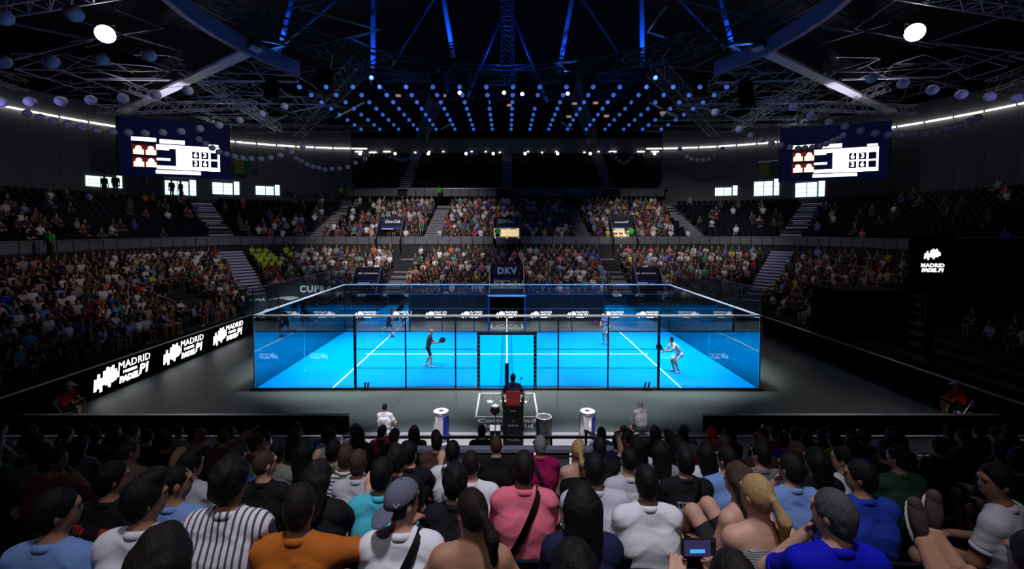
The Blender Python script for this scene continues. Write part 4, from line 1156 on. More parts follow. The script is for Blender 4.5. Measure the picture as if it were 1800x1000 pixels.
def scoreboard(c, W, H, rz, lab):
    e = empty('scoreboard', c, rz, lab, 'scoreboard')
    MB().box((0, .2, 0), (W, .35, H)).build('screen_cabinet', m_scr, e)
    for x0, x1, mt in ((-.5, -.494, m_black), (.494, .5, m_black)): MB().box((W * (x0 + x1) / 2, .02, 0), (W * .01, .05, H)).build('screen_edge', mt, e)
    for s in (-.32, .32): MB().bar((W * s, .2, H / 2), (W * s, .2, H / 2 + 4.0), .06).build('hanger', m_trussd, e)
    R = lambda x0, x1, z0, z1, m, nm='screen_graphic', y=.0: MB().box((W * ((x0 + x1) / 2 - .5), y, H * (.5 - (z0 + z1) / 2)), (W * (x1 - x0), .02, H * (z1 - z0))).build(nm, m, e)
    R(.33, .90, .435, .50, m_scrw); R(.50, .90, .50, .86, m_scrw); R(.33, .90, .80, .86, m_scrw); R(.33, .44, .50, .53, m_scrw); R(.33, .45, .67, .71, m_scrw)
    R(.36, .58, .345, .415, m_scrw); R(.12, .33, .33, .395, m_scrw); R(.80, .89, .385, .42, m_scrw); R(.32, .72, .88, .94, m_scrw)
    for i in range(3):
        for j in range(2):
            x = .645 + i * .085; z = .53 + j * .15
            R(x, x + .065, z, z + .12, m_scr, 'score_cell', -.012)
            if i < 2: text('66'[0] if (i + j) % 2 == 0 else '3', H * .12, m_scrw, e, (W * (x + .032 - .5), -.03, H * (.5 - z - .06)), bold=.02, name='score_digit')
    for i in range(2):
        for j in range(2):
            x = .135 + i * .105; z = .47 + j * .21
            R(x - .012, x + .098, z - .01, z + .165, m_scrr, 'portrait_field', .002)
            R(x, x + .088, z + .07, z + .155, m_scro, 'portrait', -.008); MB().lathe([(.001, -.01), (H * .045, -.01), (H * .045, .01), (.001, .01)], (W * (x + .044 - .5), -.01, H * (.5 - z - .05)), 12, 'y').build('portrait', m_scrw, e)
    return e


c = at(309, 262, 42); scoreboard(c, 148 / (F / 42) * 1.10, 99 / (F / 42), math.radians(24), 'hanging navy scoreboard with a bright white score panel over the left stand')
c = at(1464, 268, 42); scoreboard(c, 146 / (F / 42) * 1.10, 96 / (F / 42), math.radians(-24), 'hanging navy scoreboard with a bright white score panel over the right stand')
for px, py, nm in ((427, 293, 'left'), (1350, 296, 'right')):
    p = at(px, py, 50); e = empty('hanging_banner', p, math.radians(40 if px < 891 else -40), f'small green and yellow banner on the wall by the {nm} scoreboard', 'banner')
    MB().box((-.35, 0, 0), (.9, .05, 1.5)).build('yellow_half', M('yellow_cloth', (.22, .22, .03), .8), e); MB().box((.5, 0, 0), (.8, .05, 1.5)).build('green_half', M('green_cloth', (.03, .10, .05), .8), e)
    MB().box((0, 0, .78), (1.9, .08, .06)).build('banner_rod', m_steel, e)

# ------------------------------------------------------------------ right side: black platforms and standing screen
def drape_box(name, lab, x0, x1, y0, y1, z, cat):
    e = empty(name, ((x0 + x1) / 2, (y0 + y1) / 2, 0), 0, lab, cat); w, d = x1 - x0, y1 - y0; pts = []
    def run(a, b_, n):
        for i in range(n): t = i / n; pts.append((a[0] + (b_[0] - a[0]) * t + .03 * math.sin(i * 2.1) * (a[0] == b_[0]), a[1] + (b_[1] - a[1]) * t + .03 * math.sin(i * 2.1) * (a[1] == b_[1])))
    run((-w / 2, -d / 2), (w / 2, -d / 2), 24); run((w / 2, -d / 2), (w / 2, d / 2), 12); run((w / 2, d / 2), (-w / 2, d / 2), 24); run((-w / 2, d / 2), (-w / 2, -d / 2), 12)
    MB().prism(pts, 0, z - .06, 'z').build('black_drape', m_blackm, e); MB().box((0, 0, z - .03), (w + .1, d + .1, .06)).build('platform_top', m_blackm, e)
    return e


drape_box('camera_platform', 'low black draped camera platform at the right of the court', 17.2, 20.4, 23.2, 25.4, 3.2, 'platform')
drape_box('camera_platform', 'tall black draped tower at the right edge behind the standing screen', 20.9, 30, 20.4, 22.6, 5.95, 'platform')
e = empty('display_screen', (18.9, 20.0, 3.55), math.radians(-8), 'standing black screen with a white stacked emblem on the right stand', 'screen')
MB().box((0, .1, 1.2), (1.75, .15, 2.55)).build('screen_panel', m_blackm, e); MB().box((0, .12, -1.8), (.3, .2, 3.5)).build('screen_post', m_black, e)
logo(e, (-.36, 0, 1.68), (0, 0, 0), .52, 'screen_emblem', True)

# ------------------------------------------------------------------ near stand
NR = [1.45 + .85 * i for i in range(9)]
nz = lambda Y: 3.64 - .39 * (Y - 2.3)
pp = [(-1.2, nz(NR[0]) + .68)]
for i, Y in enumerate([.6] + NR):
    z = nz(Y); pp += [(Y - .30, z), (Y + .55, z)] if i < 9 else [(Y - .30, z), (9.05, z)]
pp[0] = (-1.2, nz(.6)); pp += [(9.05, 0)]
b = MB(); vs = []
for y, z in pp: vs += [(-14, y, z), (14, y, z)]
b.add(vs, [(2 * k, 2 * k + 1, 2 * k + 3, 2 * k + 2) for k in range(len(pp) - 1)]); tag(b.build('stand_near_tier', m_conc), kind='structure')
ze = nz(NR[8])
m_railb = M('dark_blue_rail', (.03, .03, .05), .4, .3); m_rails = M('silver_rail', (.45, .45, .55), .3, .6)
for lab, x0, x1, mt, post in (('dark front rail of the near stand before the umpire tower', -3.3, 4.05, m_railb, 8), ('silver front rail of the near stand at the left', -10.5, -3.35, m_rails, 6), ('silver front rail of the near stand at the right', 4.1, 10.5, m_rails, 5)):
    e = empty('front_rail', (0, 9.0, ze), 0, lab, 'railing')
    MB().bar((x0, 0, .82), (x1, 0, .82), .05).build('top_rail', mt, e); MB().bar((x0, 0, .42), (x1, 0, .42), .03).build('mid_rail', mt, e)
    for k in range(post): x = x0 + (x1 - x0) * (k + .02) / (post - 1 + .04); MB().bar((x, 0, 0), (x, 0, .82), .045).build('post', mt, e)
e = empty('stair_rail', (0, 0, 0), 0, 'short dark stair rail right of the central parapet', 'railing')
MB().bar(at(1028, 757, 8.2), at(1080, 782, 7.2), .04).build('top_rail', m_railb, e)
for p in (at(1030, 758, 8.1), at(1076, 780, 7.3)): MB().bar(p, (p.x, p.y, nz(p.y) - .05), .04).build('post', m_railb, e)
for j, (p, q) in enumerate((((265, 768), (280, 758)), ((398, 772), (415, 759)), ((422, 772), (455, 748)), ((1340, 747), (1366, 766)), ((1378, 757), (1400, 773)), ((1508, 755), (1530, 765)))):
    e = empty('stair_rail', (0, 0, 0), 0, f'{ORD[j]} slanting silver rail end beyond the front rail, from the left', 'railing')
    A, B = at(*p, 9.6), at(*q, 9.6); MB().bar(A, B, .035).build('top_rail', m_rails, e); MB().bar(A, (A.x, A.y, 0.3), .03).build('post', m_rails, e)
# parapet with grey panels before the box seats
e = empty('box_parapet', (0, 6.95, nz(6.7)), 0, 'low grey parapet of wide panels in the middle of the near stand', 'parapet')
zt = CAMZ - (795 - HOR) * 6.95 / F - nz(6.7)
m_boxp = M('grey_box_panel', (.20, .19, .23), .5, noise=.08)
for x0, x1 in ((-1.38, -.50), (-.46, .42), (.46, .98), (1.02, 1.66)): MB().box(((x0 + x1) / 2, 0, zt / 2), (x1 - x0, .06, zt - .04)).build('panel', m_boxp, e)
MB().box((.14, -.02, zt), (3.1, .14, .05)).build('parapet_cap', M('pale_cap', (.32, .33, .42), .4), e)
MB().box((-.9, -.18, zt * .72), (.9, .3, .04)).build('ledge', m_boxp, e)

# stadium seat prototype
def make_seat(name='stadium_seat'):
    e = empty(name, (0, 0, 0)); tag(e, None, 'seat')
    bk = MB(); prof = [(-.20, .46, .04), (-.23, .64, .05), (-.28, .90, .04)]
    vs = []; n = 9
    for y, z, c in prof:
        for s in (0, 1):
            for i in range(n): t = i / (n - 1) - .5; vs.append((t * .44, y - (t * t) * -.18 - s * .03, z - (abs(t) ** 3) * .25 * (z > .7)))
    fs = []
    for k in range(2):
        for i in range(n - 1):
            a = k * 2 * n + i; b2 = (k + 1) * 2 * n + i; fs += [(a, a + 1, b2 + 1, b2), (a + n, b2 + n, b2 + n + 1, a + n + 1)]
    for i in range(n - 1): fs += [(i, i + n, i + n + 1, i + 1), (4 * n + i, 4 * n + i + 1, 5 * n + i + 1, 5 * n + i)]
    for i in (0, n - 1):
        for k in range(2): fs.append((k * 2 * n + i, k * 2 * n + n + i, (k + 1) * 2 * n + n + i, (k + 1) * 2 * n + i))
    bk.add(vs, fs); bk.build('backrest', m_seat, e, smooth=False)
    MB().box((0, 0, .40), (.43, .40, .035)).build('seat_pan', m_seat, e)
    br = MB(); br.bar((0, -.12, 0), (0, -.12, .39), .06); br.bar((0, -.12, .37), (0, .12, .37), .05); br.build('bracket', m_black, e)
    return e


# ------------------------------------------------------------------ floor things before the court
def can(loc, lab, silver):
    e = empty('drink_can_cooler', loc, 0, lab, 'cooler'); r, h = .235, .86
    body = M('silver_can', (.62, .62, .64), .22, .9, noise=.03) if silver else M('black_can', (.02, .02, .022), .3, .3)
    MB().lathe([(r * .86, 0), (r, .06), (r, h - .07), (r * .93, h)], (0, 0, 0), 28).build('can_body', body, e, smooth=True)
    MB().lathe([(r * .86, h - .005), (r * .97, h + .012), (r * .97, h + .03), (r * .88, h + .03), (r * .86, h + .01)], (0, 0, 0), 28).build('can_rim', M('bright_can_rim', (.78, .78, .82), .35, .3), e, smooth=True)
    lid = MB().lathe([(.001, h + .004), (r * .86, h + .004), (r * .86, h + .018), (.001, h + .018)], (0, 0, 0), 28).build('can_lid', M('pale_lid' if silver else 'dark_lid', (.80, .80, .84) if silver else (.10, .10, .11), .5, 0), e)
    MB().lathe([(.02, h + .016), (.07, h + .016), (.07, h + .026), (.02, h + .026)], (0, .03, 0), 12).build('pull_tab', m_steel, lid)
    pm = M('blue_can_panel', (.015, .02, .30), .3, .3) if silver else M('dark_yellow_stripe', (.18, .15, .03), .5)
    for a0, a1 in (((-PI * .38, -PI * .02), (PI * .62, PI * .98)) if silver else ((-.32 * PI, -.30 * PI), (.1, .15))):
        vs = []; fs = []; n = 10
        for i in range(n + 1):
            t = a0 + (a1 - a0) * i / n
            for z in (.07, h - .08): vs += [((r + .003) * math.cos(t), (r + .003) * math.sin(t), z), ((r + .006) * math.cos(t), (r + .006) * math.sin(t), z)]
        for i in range(n): fs += [(4 * i + 1, 4 * i + 5, 4 * i + 7, 4 * i + 3), (4 * i, 4 * i + 2, 4 * i + 6, 4 * i + 4), (4 * i, 4 * i + 4, 4 * i + 5, 4 * i + 1), (4 * i + 2, 4 * i + 3, 4 * i + 7, 4 * i + 6)]
        MB().add(vs, fs).build('can_panel', pm, e)
    return e


gx = lambda px, Y: (px - 891) * Y / F
can((gx(773.5, 13.4), 13.4, 0), 'giant silver and blue drink can cooler left of the umpire tower', True)
can((gx(1035, 13.4), 13.4, 0), 'giant silver and blue drink can cooler right of the umpire tower', True)
can((gx(957, 13.0), 13.0, 0), 'giant black drink can cooler just right of the umpire tower', False)
# umpire tower
UX, UY = gx(902, 12.9), 12.9
e = empty('umpire_tower', (UX, UY, 0), 0, 'tall black umpire chair tower with faint sponsor lettering and red seat back', 'umpire chair')
MB().box((0, -.32, .68), (.56, .04, 1.36)).build('rear_panel', m_blackm, e)
for s in (-1, 1):
    MB().box((s * .27, .0, .68), (.04, .62, 1.36)).build('side_panel', m_blackm, e)
    MB().bar((s * .30, -.25, 1.42), (s * .30, .25, 1.42), .05).build('armrest', m_black, e); MB().bar((s * .30, .2, 1.1), (s * .30, .2, 1.42), .04).build('arm_post', m_black, e)
MB().box((0, 0, 1.22), (.50, .55, .05)).build('seat', m_black, e)
MB().box((0, -.27, 1.53), (.40, .05, .46)).build('backrest', M('dark_red_cloth', (.20, .006, .012), .7, noise=.2), e)
for k in range(5): MB().box((0, .34, .2 + k * .22), (.5, .10, .03)).build('step', m_steel, e)
m_faint = M('faint_grey_print', (.07, .07, .08), .6, noise=.02)
for t, sz, z in (('PADEL', .13, .40), ('PREMIER', .07, .50), ('MADRID', .08, .80), ('P1', .07, .92), ('PADEL', .06, 1.22), ('MADRID', .05, .20)): text(t, sz, m_faint, e, (0, -.345, z), bold=.002)
MB().bar((.16, .1, 1.45), (.24, .22, 1.95), .015).build('microphone_arm', m_black, e); MB().sphere((.25, .24, 1.97), .03, 8, 6).build('microphone', m_black, e)
# heart sign on a pole with small board
hx, hy = gx(870, 12.7), 12.7
e = empty('heart_sign', (hx, hy, 0), 0, 'dark heart on a thin pole over a small white board left of the umpire tower', 'sign')
hp = [(16 * math.sin(t) ** 3 / 100 * .85, (13 * math.cos(t) - 5 * math.cos(2 * t) - 2 * math.cos(3 * t) - math.cos(4 * t)) / 100 * .85) for t in [2 * PI * k / 32 for k in range(32)]]
MB().prism([(x, z + 1.16) for x, z in hp], -.05, .05, 'y').build('heart', m_blackm, e); MB().tube((0, 0, 0), (0, 0, 1.05), .012, 6).build('pole', m_black, e)
MB().box((0, .03, .66), (.30, .03, .17)).build('white_board', m_line, e); MB().box((0, .03, .36), (.29, .04, .44)).build('black_board', m_blackm, e)
text('A', .16, m_whitep, e, (0, .0, .44))
# small floor props: white lit folders, stools
for i, (px, w) in enumerate(((1088, .46), (1268, .5), (640, .30))):
    X = gx(px, 12.2); e = empty('floor_lightbox', (X, 12.2, 0), 0, ('white wedge light box on the floor ' + ('right of the black can' if i == 0 else 'at the right end of the dark rail' if i == 1 else 'by the white shirted attendant')), 'light box')
    MB().prism([(-w / 2, 0), (w / 2, 0), (w * .28, .34), (-w * .28, .34)], -.1, .1, 'y').build('lightbox_shell', M('lit_white_box', (1, 1, .96), .5, emit=1.6, ecol=(1, 1, .96), noise=0), e)
    MB().box((0, 0, .35), (w * .56, .2, .015)).build('lightbox_lid', m_line, e)
# ------------------------------------------------------------------ people
SK = {'fair': M('fair_skin', (.48, .27, .19), .55, noise=.06, scale=20), 'tan': M('tan_skin', (.33, .165, .10), .55, noise=.06, scale=20), 'brown': M('brown_skin', (.20, .095, .055), .55, noise=.06, scale=20)}


def hairm(name, col):
    m = M(name, col, .66, noise=.6, scale=1.0, bump=.55, spec=.22); nt_ = m.node_tree; n = nt_.nodes['Noise Texture']; tc = nt_.nodes['Texture Coordinate']
    mp = nt_.nodes.new('ShaderNodeMapping'); mp.inputs['Scale'].default_value = (130, 130, 16); nt_.links.new(tc.outputs['Object'], mp.inputs[0]); nt_.links.new(mp.outputs[0], n.inputs['Vector'])
    return m


HR = {'black': hairm('black_hair', (.0035, .003, .0035)), 'dark brown': hairm('dark_brown_hair', (.009, .0055, .0045)), 'brown': hairm('brown_hair', (.05, .027, .016)),
      'blonde': hairm('blonde_hair', (.34, .22, .09)), 'grey': hairm('grey_hair', (.18, .18, .19)), 'dark grey': hairm('dark_grey_hair', (.05, .05, .055))}
PAL = {'white': (.62, .61, .66), 'black': (.009, .009, .011), 'navy': (.010, .012, .045), 'grey': (.24, .24, .27), 'pale grey': (.42, .42, .47), 'sky blue': (.16, .27, .56),
       'blue': (.015, .04, .33), 'royal blue': (.004, .006, .38), 'red': (.36, .012, .014), 'orange': (.50, .12, .012), 'burnt orange': (.36, .095, .012), 'pink': (.62, .13, .19), 'magenta': (.27, .006, .07), 'cyan': (.06, .40, .52),
       'green': (.02, .15, .07), 'olive': (.14, .15, .08), 'sage': (.20, .22, .18), 'yellow': (.55, .45, .05), 'lime': (.42, .62, .02), 'beige': (.36, .28, .20), 'lilac': (.22, .17, .26),
       'maroon': (.10, .012, .02), 'turquoise': (.05, .28, .30), 'brown': (.09, .05, .035), 'charcoal': (.035, .035, .045)}
CL = {k: M(k.replace(' ', '_') + '_cloth', v, .85, noise=.10, scale=25, spec=.15) for k, v in PAL.items()}


def stripe_mat(name, a, b, vert, n):
    m = bpy.data.materials.new(name); m.use_nodes = True; nt_ = m.node_tree; bs = nt_.nodes['Principled BSDF']; bs.inputs['Roughness'].default_value = .85
    tc = nt_.nodes.new('ShaderNodeTexCoord'); w = nt_.nodes.new('ShaderNodeTexWave'); w.wave_type = 'BANDS'; w.bands_direction = 'X' if vert else 'Z'
    w.inputs['Scale'].default_value = n; w.inputs['Distortion'].default_value = .6; w.inputs['Detail'].default_value = 1
    r = nt_.nodes.new('ShaderNodeValToRGB'); r.color_ramp.elements[0].position = .22; r.color_ramp.elements[1].position = .34
    r.color_ramp.elements[0].color = (*a, 1); r.color_ramp.elements[1].color = (*b, 1)
    nt_.links.new(tc.outputs['Object'], w.inputs['Vector']); nt_.links.new(w.outputs['Fac'], r.inputs[0]); nt_.links.new(r.outputs[0], bs.inputs['Base Color'])
    MATS[name] = m; return m


CL['white striped'] = stripe_mat('white_cloth_with_dark_stripes', (.06, .05, .09), (.60, .57, .60), True, 9)
CL['black and white striped'] = stripe_mat('horizontal_striped_cloth', (.02, .02, .02), (.55, .53, .5), False, 10)
CL['patterned grey'] = stripe_mat('patterned_cloth', (.03, .03, .035), (.22, .22, .23), False, 30)
m_jean = M('denim', (.03, .05, .12), .85, noise=.2, scale=40); m_dpants = M('dark_trousers', (.012, .012, .016), .85, noise=.1); m_beigep = M('beige_shorts', (.30, .25, .19), .85, noise=.1)
m_shoe = M('white_shoe', (.5, .5, .5), .6, noise=.05); m_dshoe = M('dark_shoe', (.05, .035, .03), .6, noise=.1)
PT = {'jean': m_jean, 'dark': m_dpants, 'beige': m_beigep, 'white': CL['white']}
m_eye = M('dark_eye', (.02, .015, .012), .15, noise=0)
eyem = MB().sphere((0, 0, 0), .009, 10, 8).mesh('eye', m_eye, True)
VARC = {}


def build_person(J, loc, rz, shirt, hair, hcol, skin, label, group=None, sleeve=.6, shorts=True, pants='dark', wide=1.0, fat=1.0, vox=.0135, tank=False,
                 strap=None, cap=None, scale=1.0, key=None, hands=HAND_LO, shoe=None, longshoe=False, cat='person', face=True, shirt_name='shirt'):
    root = empty('person', loc, rz, label, cat, group); root.scale = (scale,) * 3
    if key is not None and key in VARC: bodym, shirtm, hm, g = VARC[key]
    else:
        g = figure(J, sleeve, shorts, wide, fat, face, tank); v, f = g.surf(vox); lab = g.labels(v); fl0 = np.array([np.bincount(q, minlength=5).argmax() for q in lab[f]])
        sea = label_seams(f, np.where(fl0 == SHIRT, SKIN, fl0)); v = smooth_curve(v, sea, 8)
        sv, sf = cloth_from(v, f, lab, SHIRT, .012, .0055, RNG.rand() * 9)
        if not tank:
            nd = J['head'] - J['neck']; rv, rf_ = torus_ring(J['neck'] + unit(nd) * .004 + V(0, -.008, 0), nd + V(0, .05, 0), .067, .010, 22, 6, 2.4); sf = np.concatenate([sf, rf_ + len(sv)]); sv = np.concatenate([sv, rv])
        if 0 < sleeve < 1:
            for s in 'lr':
                ad = J['el' + s] - J['sh' + s]; rv, rf_ = torus_ring(J['sh' + s] + ad * (sleeve + .02), ad, .056 - .012 * sleeve + .008, .008, 18, 6, 2.2); sf = np.concatenate([sf, rf_ + len(sv)]); sv = np.concatenate([sv, rv])
        n0 = len(v); fl = np.array([np.bincount(q, minlength=5).argmax() for q in lab[f]])
        for s in 'lr': v, f = add_hand(v, f, J, s, hands)
        mi = np.zeros(len(f), int); mi[:len(fl)] = np.where(fl == PANTS, 1, np.where(fl == SHOE, 2, 0))
        bodym = np_mesh('body', v, f, [SK['fair'], m_dpants, m_shoe], mi); shirtm = np_mesh(shirt_name, sv, sf, [CL['white']])
        hm = None
        if hair: hv, hf = hair_mesh(J, hair); hm = np_mesh('hair', hv, hf, [HR['black']])
        if key is not None: VARC[key] = (bodym, shirtm, hm, g)
    b = link('body', bodym, None, root)
    for i, mt in enumerate((SK[skin], PT[pants], shoe or m_dshoe)):
        b.material_slots[i].link = 'OBJECT'; b.material_slots[i].material = mt
    s = link(shirt_name, shirtm, CL[shirt] if isinstance(shirt, str) else shirt, root)
    if hm: link('hair', hm, HR[hcol], root)
    if strap: strap_band(g, J, m_black, root, strap)
    if cap: cap_parts(J, root, cap[0], cap[1])
    if abs(J.get('yaw', 0)) > .4:
        f_, r_, u_ = J['frame']
        for q in (-1, 1): link('eye', eyem, None, root, tuple(J['head'] + f_ * .0775 + r_ * q * .030 + u_ * .006))
    return root, g


def nearp(px, Y, shirt, hair, hcol, label, skin='fair', yaw=0, pitch=-.06, lean=.12, arms=('lap', 'lap'), wide=1.0, side=0, fat=1.0, legs='sit', dz=0, rz=0, roll=0, **k):
    J = seated(lean, yaw, pitch, roll, arms, wide, side, legs); J['yaw'] = yaw
    X = gx(px, Y + .05); return build_person(J, (X, Y, nz(Y) + dz), rz, shirt, hair, hcol, skin, label, wide=wide, fat=fat, **k), X


NEARX = []; NLAB = {}


def np_(px, Y, *a, **k):
    (r, g), X = nearp(px, Y, *a, **k); NEARX.append((X, Y)); NLAB[(X, Y)] = a[3]; return r, g


cap_grey = M('slate_cap_cloth', (.10, .10, .15), .85, noise=.1, scale=40); cap_white = CL['white']; cap_pink = M('dusky_pink_cap', (.16, .06, .07), .85)
# front rows (closest to the camera)
np_(48, 2.2, 'sky blue', 'short', 'black', 'man in a denim blue shirt at the bottom left corner', yaw=-.7, arms=('wide', 'wide'), skin='tan', dz=-.06, lean=.2)
np_(228, 2.25, 'white', 'quiff', 'black', 'dark haired man in a white tee with grey collar behind the dark head', yaw=-.6, skin='tan', dz=.02)
np_(386, 2.35, 'white striped', 'curly', 'black', 'man with curly black hair in a white shirt with dark stripes', yaw=-.35, skin='tan', dz=.10, wide=1.05, sleeve=1.0)
r, g = np_(512, 2.3, 'burnt orange', 'short', 'dark brown', 'broad man in a burnt orange tee stretching his right arm', skin='tan', arms=('lap', 'out'), wide=1.12, fat=1.08, dz=-.03)
r, g = np_(700, 2.35, 'white', 'crop', 'dark brown', 'person in a slate cap worn backwards and white top with black strap', yaw=-.75, pitch=.02, strap=1, cap=(cap_grey, True), dz=-.02, fat=1.0)
r, g = np_(826, 2.22, 'lilac', 'pony', 'dark brown', 'woman with a long dark ponytail and bare shoulders in a lilac halter top', yaw=.65, skin='tan', tank=True, sleeve=0, wide=.93, arms=('wide', 'wide'), dz=-.04)
np_(1028, 2.3, 'navy', 'long', 'black', 'woman with long straight black hair seen from behind in the middle', yaw=0, wide=.9, dz=-.02, sleeve=1)
np_(1358, 2.45, 'patterned grey', 'pony', 'blonde', 'woman with blonde tied hair and bare back', yaw=.35, tank=True, sleeve=0, wide=.94, side=-.05, arms=('lap', 'phone'))
np_(1490, 2.1, 'royal blue', 'short', 'dark grey', 'grey haired man in a royal blue polo with hand at his chin', yaw=.5, arms=('chin', 'lap'), wide=1.06, dz=-.02)
np_(250, 1.5, 'black', 'wavy', 'dark brown', 'large dark head of hair at the bottom edge, left of the striped shirt', yaw=.2, dz=-.04)
np_(1016, 1.5, 'black', 'curly', 'black', 'dark curly head at the bottom edge below the long black hair', yaw=0, dz=-.11, skin='brown')
r, g = np_(1312, 1.5, 'charcoal', 'bun', 'dark brown', 'person at the bottom edge holding up a phone to film', yaw=.1, arms=(((-.24, .22, .84), (-.10, .40, 1.00)), ((.24, .20, .80), (.14, .40, .98))), dz=-.13, tank=True, sleeve=0, hands=HAND_HI)
PH = at(1229, 962, 1.95); e = empty('phone', PH, 0, 'phone held up sideways, its screen showing the blue court', 'phone'); e.rotation_euler = (math.radians(-12), 0, .02)
MB().box((0, 0, 0), (.150, .009, .074)).build('phone_body', m_black, e); MB().box((0, -.006, 0), (.138, .003, .064)).build('phone_screen', M('phone_screen_dark', (.02, .02, .05), .3, emit=.12, ecol=(.2, .15, .5), noise=.5, scale=60), e)
MB().box((-.012, -.0085, -.012), (.066, .002, .014)).build('screen_court', M('phone_screen_blue', (.02, .3, .9), .3, emit=.9, ecol=(.05, .4, 1), noise=.2, scale=80), e); MB().box((.058, -.0085, 0), (.02, .002, .06)).build('screen_bar', m_black, e)
# second and third rows
r, g = np_(172, 3.0, 'black', 'short', 'black', 'man in a black tee with red lettering on its back', yaw=-.6, skin='tan', arms=('lap', 'wide'))
m_redp = M('red_shirt_print', (.45, .03, .015), .8, noise=.2)
print_on(g, r, [[(-.14, .95), (-.14, .99)], [(-.14, .99), (-.09, .99)], [(-.11, .95), (-.11, .99)], [(-.08, .95), (-.08, .98)], [(.04, .97), (.10, .97)], [(.04, .95), (.10, .95)], [(.07, .94), (.07, .98)], [(.02, .90), (-.03, .84)], [(.0, .91), (-.05, .83)]], m_redp, .016)
np_(288, 2.95, 'sky blue', 'crop', 'black', 'bearded man in a dusty blue shirt looking right', yaw=-.8, skin='tan', dz=-.02)
np_(318, 3.7, 'pale grey', 'quiff', 'black', 'man in a pale grey tee with bare forearm, left of the curly man', yaw=-.5, arms=('lap', 'wide'))
np_(548, 3.05, 'black', 'wavy', 'dark brown', 'woman with long wavy dark brown hair behind the orange tee', yaw=-.3, wide=.9, arms=('lap', 'hand'), hands=HAND_HI)
np_(664, 3.2, 'cyan', 'short', 'black', 'man in a bright cyan tee left of the slate cap', yaw=-.2, wide=1.06, skin='tan')
np_(797, 3.1, 'black', 'curly', 'black', 'person with curly black hair in a black tee left of the ponytail', yaw=0, wide=.95, side=.0, dz=-.04)
np_(826, 3.75, 'white', 'crop', 'dark brown', 'balding man in a white tee behind the ponytail', yaw=0, wide=1.08)
np_(922, 3.15, 'pink', 'short', 'dark brown', 'man in a salmon pink tee with a black strap across his back', strap=1, wide=1.05, fat=1.05, skin='tan', dz=.06)
np_(1050, 3.2, 'pale grey', 'short', 'black', 'broad man in a pale grey tee behind the long black hair', wide=1.14, fat=1.1, dz=.04)
np_(1145, 2.98, 'white', 'short', 'black', 'man in a large white tee right of centre', wide=1.03, fat=1.0, yaw=0, skin='tan', dz=-.02)
np_(1322, 3.1, 'black', 'wavy', 'brown', 'woman with brown curly hair in a black dress with raised bare knees', yaw=.2, wide=.93, tank=True, sleeve=0, legs='up', dz=-.02, arms=('lap', 'lap'), rz=.5)
np_(1534, 3.1, 'blue', 'short', 'black', 'man with glasses in a bright blue shirt looking left', yaw=.8, wide=1.1, skin='tan', dz=.0, sleeve=1)
np_(1792, 2.9, 'white', 'short', 'black', 'man in a white tee at the right edge looking left', yaw=.8, rz=.5, skin='tan')
np_(208, 4.7, 'beige', 'crop', 'dark grey', 'grey haired man behind the black tee with red lettering', yaw=-.5)
r, g = np_(240, 4.4, 'orange', None, 'black', 'person in an orange tee with a black strap bending forward', lean=.95, strap=1, arms=('knees', 'knees'), pitch=-.9)
print_on(g, r, [[(.10 * math.cos(t) - .02, .84 + .04 * math.sin(t)) for t in [PI * k / 8 for k in range(17)]], [(-.06, .84), (.03, .84)]], m_black, .014)
np_(398, 3.95, 'blue', 'short', 'black', 'man in a blue tee behind the curly haired man', yaw=-.3, arms=('wide', 'lap'))
np_(452, 3.75, 'black', 'crop', 'brown', 'man with faded haircut and beard in a black tee', yaw=-.6)
np_(622, 4.0, 'pale grey', 'short', 'brown', 'brown haired person in a pale grey tee left of the cyan tee', yaw=0, dz=-.02)
np_(692, 4.1, 'black', 'curly', 'dark brown', 'dark curly head just right of the man in cyan', yaw=-.3)
np_(716, 4.6, 'black', 'short', 'black', 'man in a black tee gesturing, left of the grey parapet', yaw=-.4, arms=('lap', 'hand'))
np_(793, 4.75, 'white', 'short', 'black', 'man in a white tee with thin black strap before the grey parapet', strap=-1, wide=1.05)
np_(872, 5.5, 'black', 'crop', 'brown', 'man with cropped reddish hair in a black tee before the parapet', wide=1.12, fat=1.05)
np_(951, 5.5, 'magenta', 'short', 'grey', 'grey haired man in a magenta shirt with a dark strap', strap=-1, wide=1.02, fat=1.05)
np_(1020, 4.85, 'black', 'pony', 'blonde', 'woman with a blonde ponytail in a black tank top', tank=True, sleeve=0, wide=.9)
np_(1058, 5.2, 'black', 'short', 'dark brown', 'man in a black tee raising his right hand to his head', arms=('lap', 'raised'), hands=HAND_HI)
np_(1112, 4.0, 'pale grey', 'crop', 'black', 'man in a pale grey tee left of the large white tee', yaw=.1)
r, g = np_(1214, 3.95, 'black', 'quiff', 'black', 'man in a black tee with white line print on its back', strap=1, wide=1.05)
print_on(g, r, [[(-.12 + .035 * k, .95), (-.10 + .035 * k, .78)] for k in range(8)] + [[(-.12, .95), (.14, .95)], [(-.12, .90), (0, .93)], [(.02, .86), (.16, .90)], [(-.10, .80), (.12, .78)], [(-.11, .85), (-.02, .84)]], M('grey_line_print', (.22, .22, .26), .8), .006)
np_(1168, 4.8, 'grey', 'long', 'black', 'woman with long black hair between the white tee and the printed tee', wide=.9)
np_(1251, 4.7, 'white', 'long', 'black', 'long haired person in white behind the printed black tee', wide=.92)
np_(1289, 4.1, 'sky blue', 'short', 'black', 'man in a sky blue shirt looking left', yaw=.5, sleeve=1)
np_(1406, 3.5, 'sky blue', 'short', 'dark brown', 'man in a light blue shirt with clasped hands at his face', yaw=.3, arms=('chin', 'chin'))
np_(1350, 4.5, 'patterned grey', 'short', 'black', 'man in a patterned grey shirt looking left', yaw=.4)
np_(1450, 4.0, 'black', 'long', 'black', 'dark haired woman in black behind the grey haired man', yaw=.4)
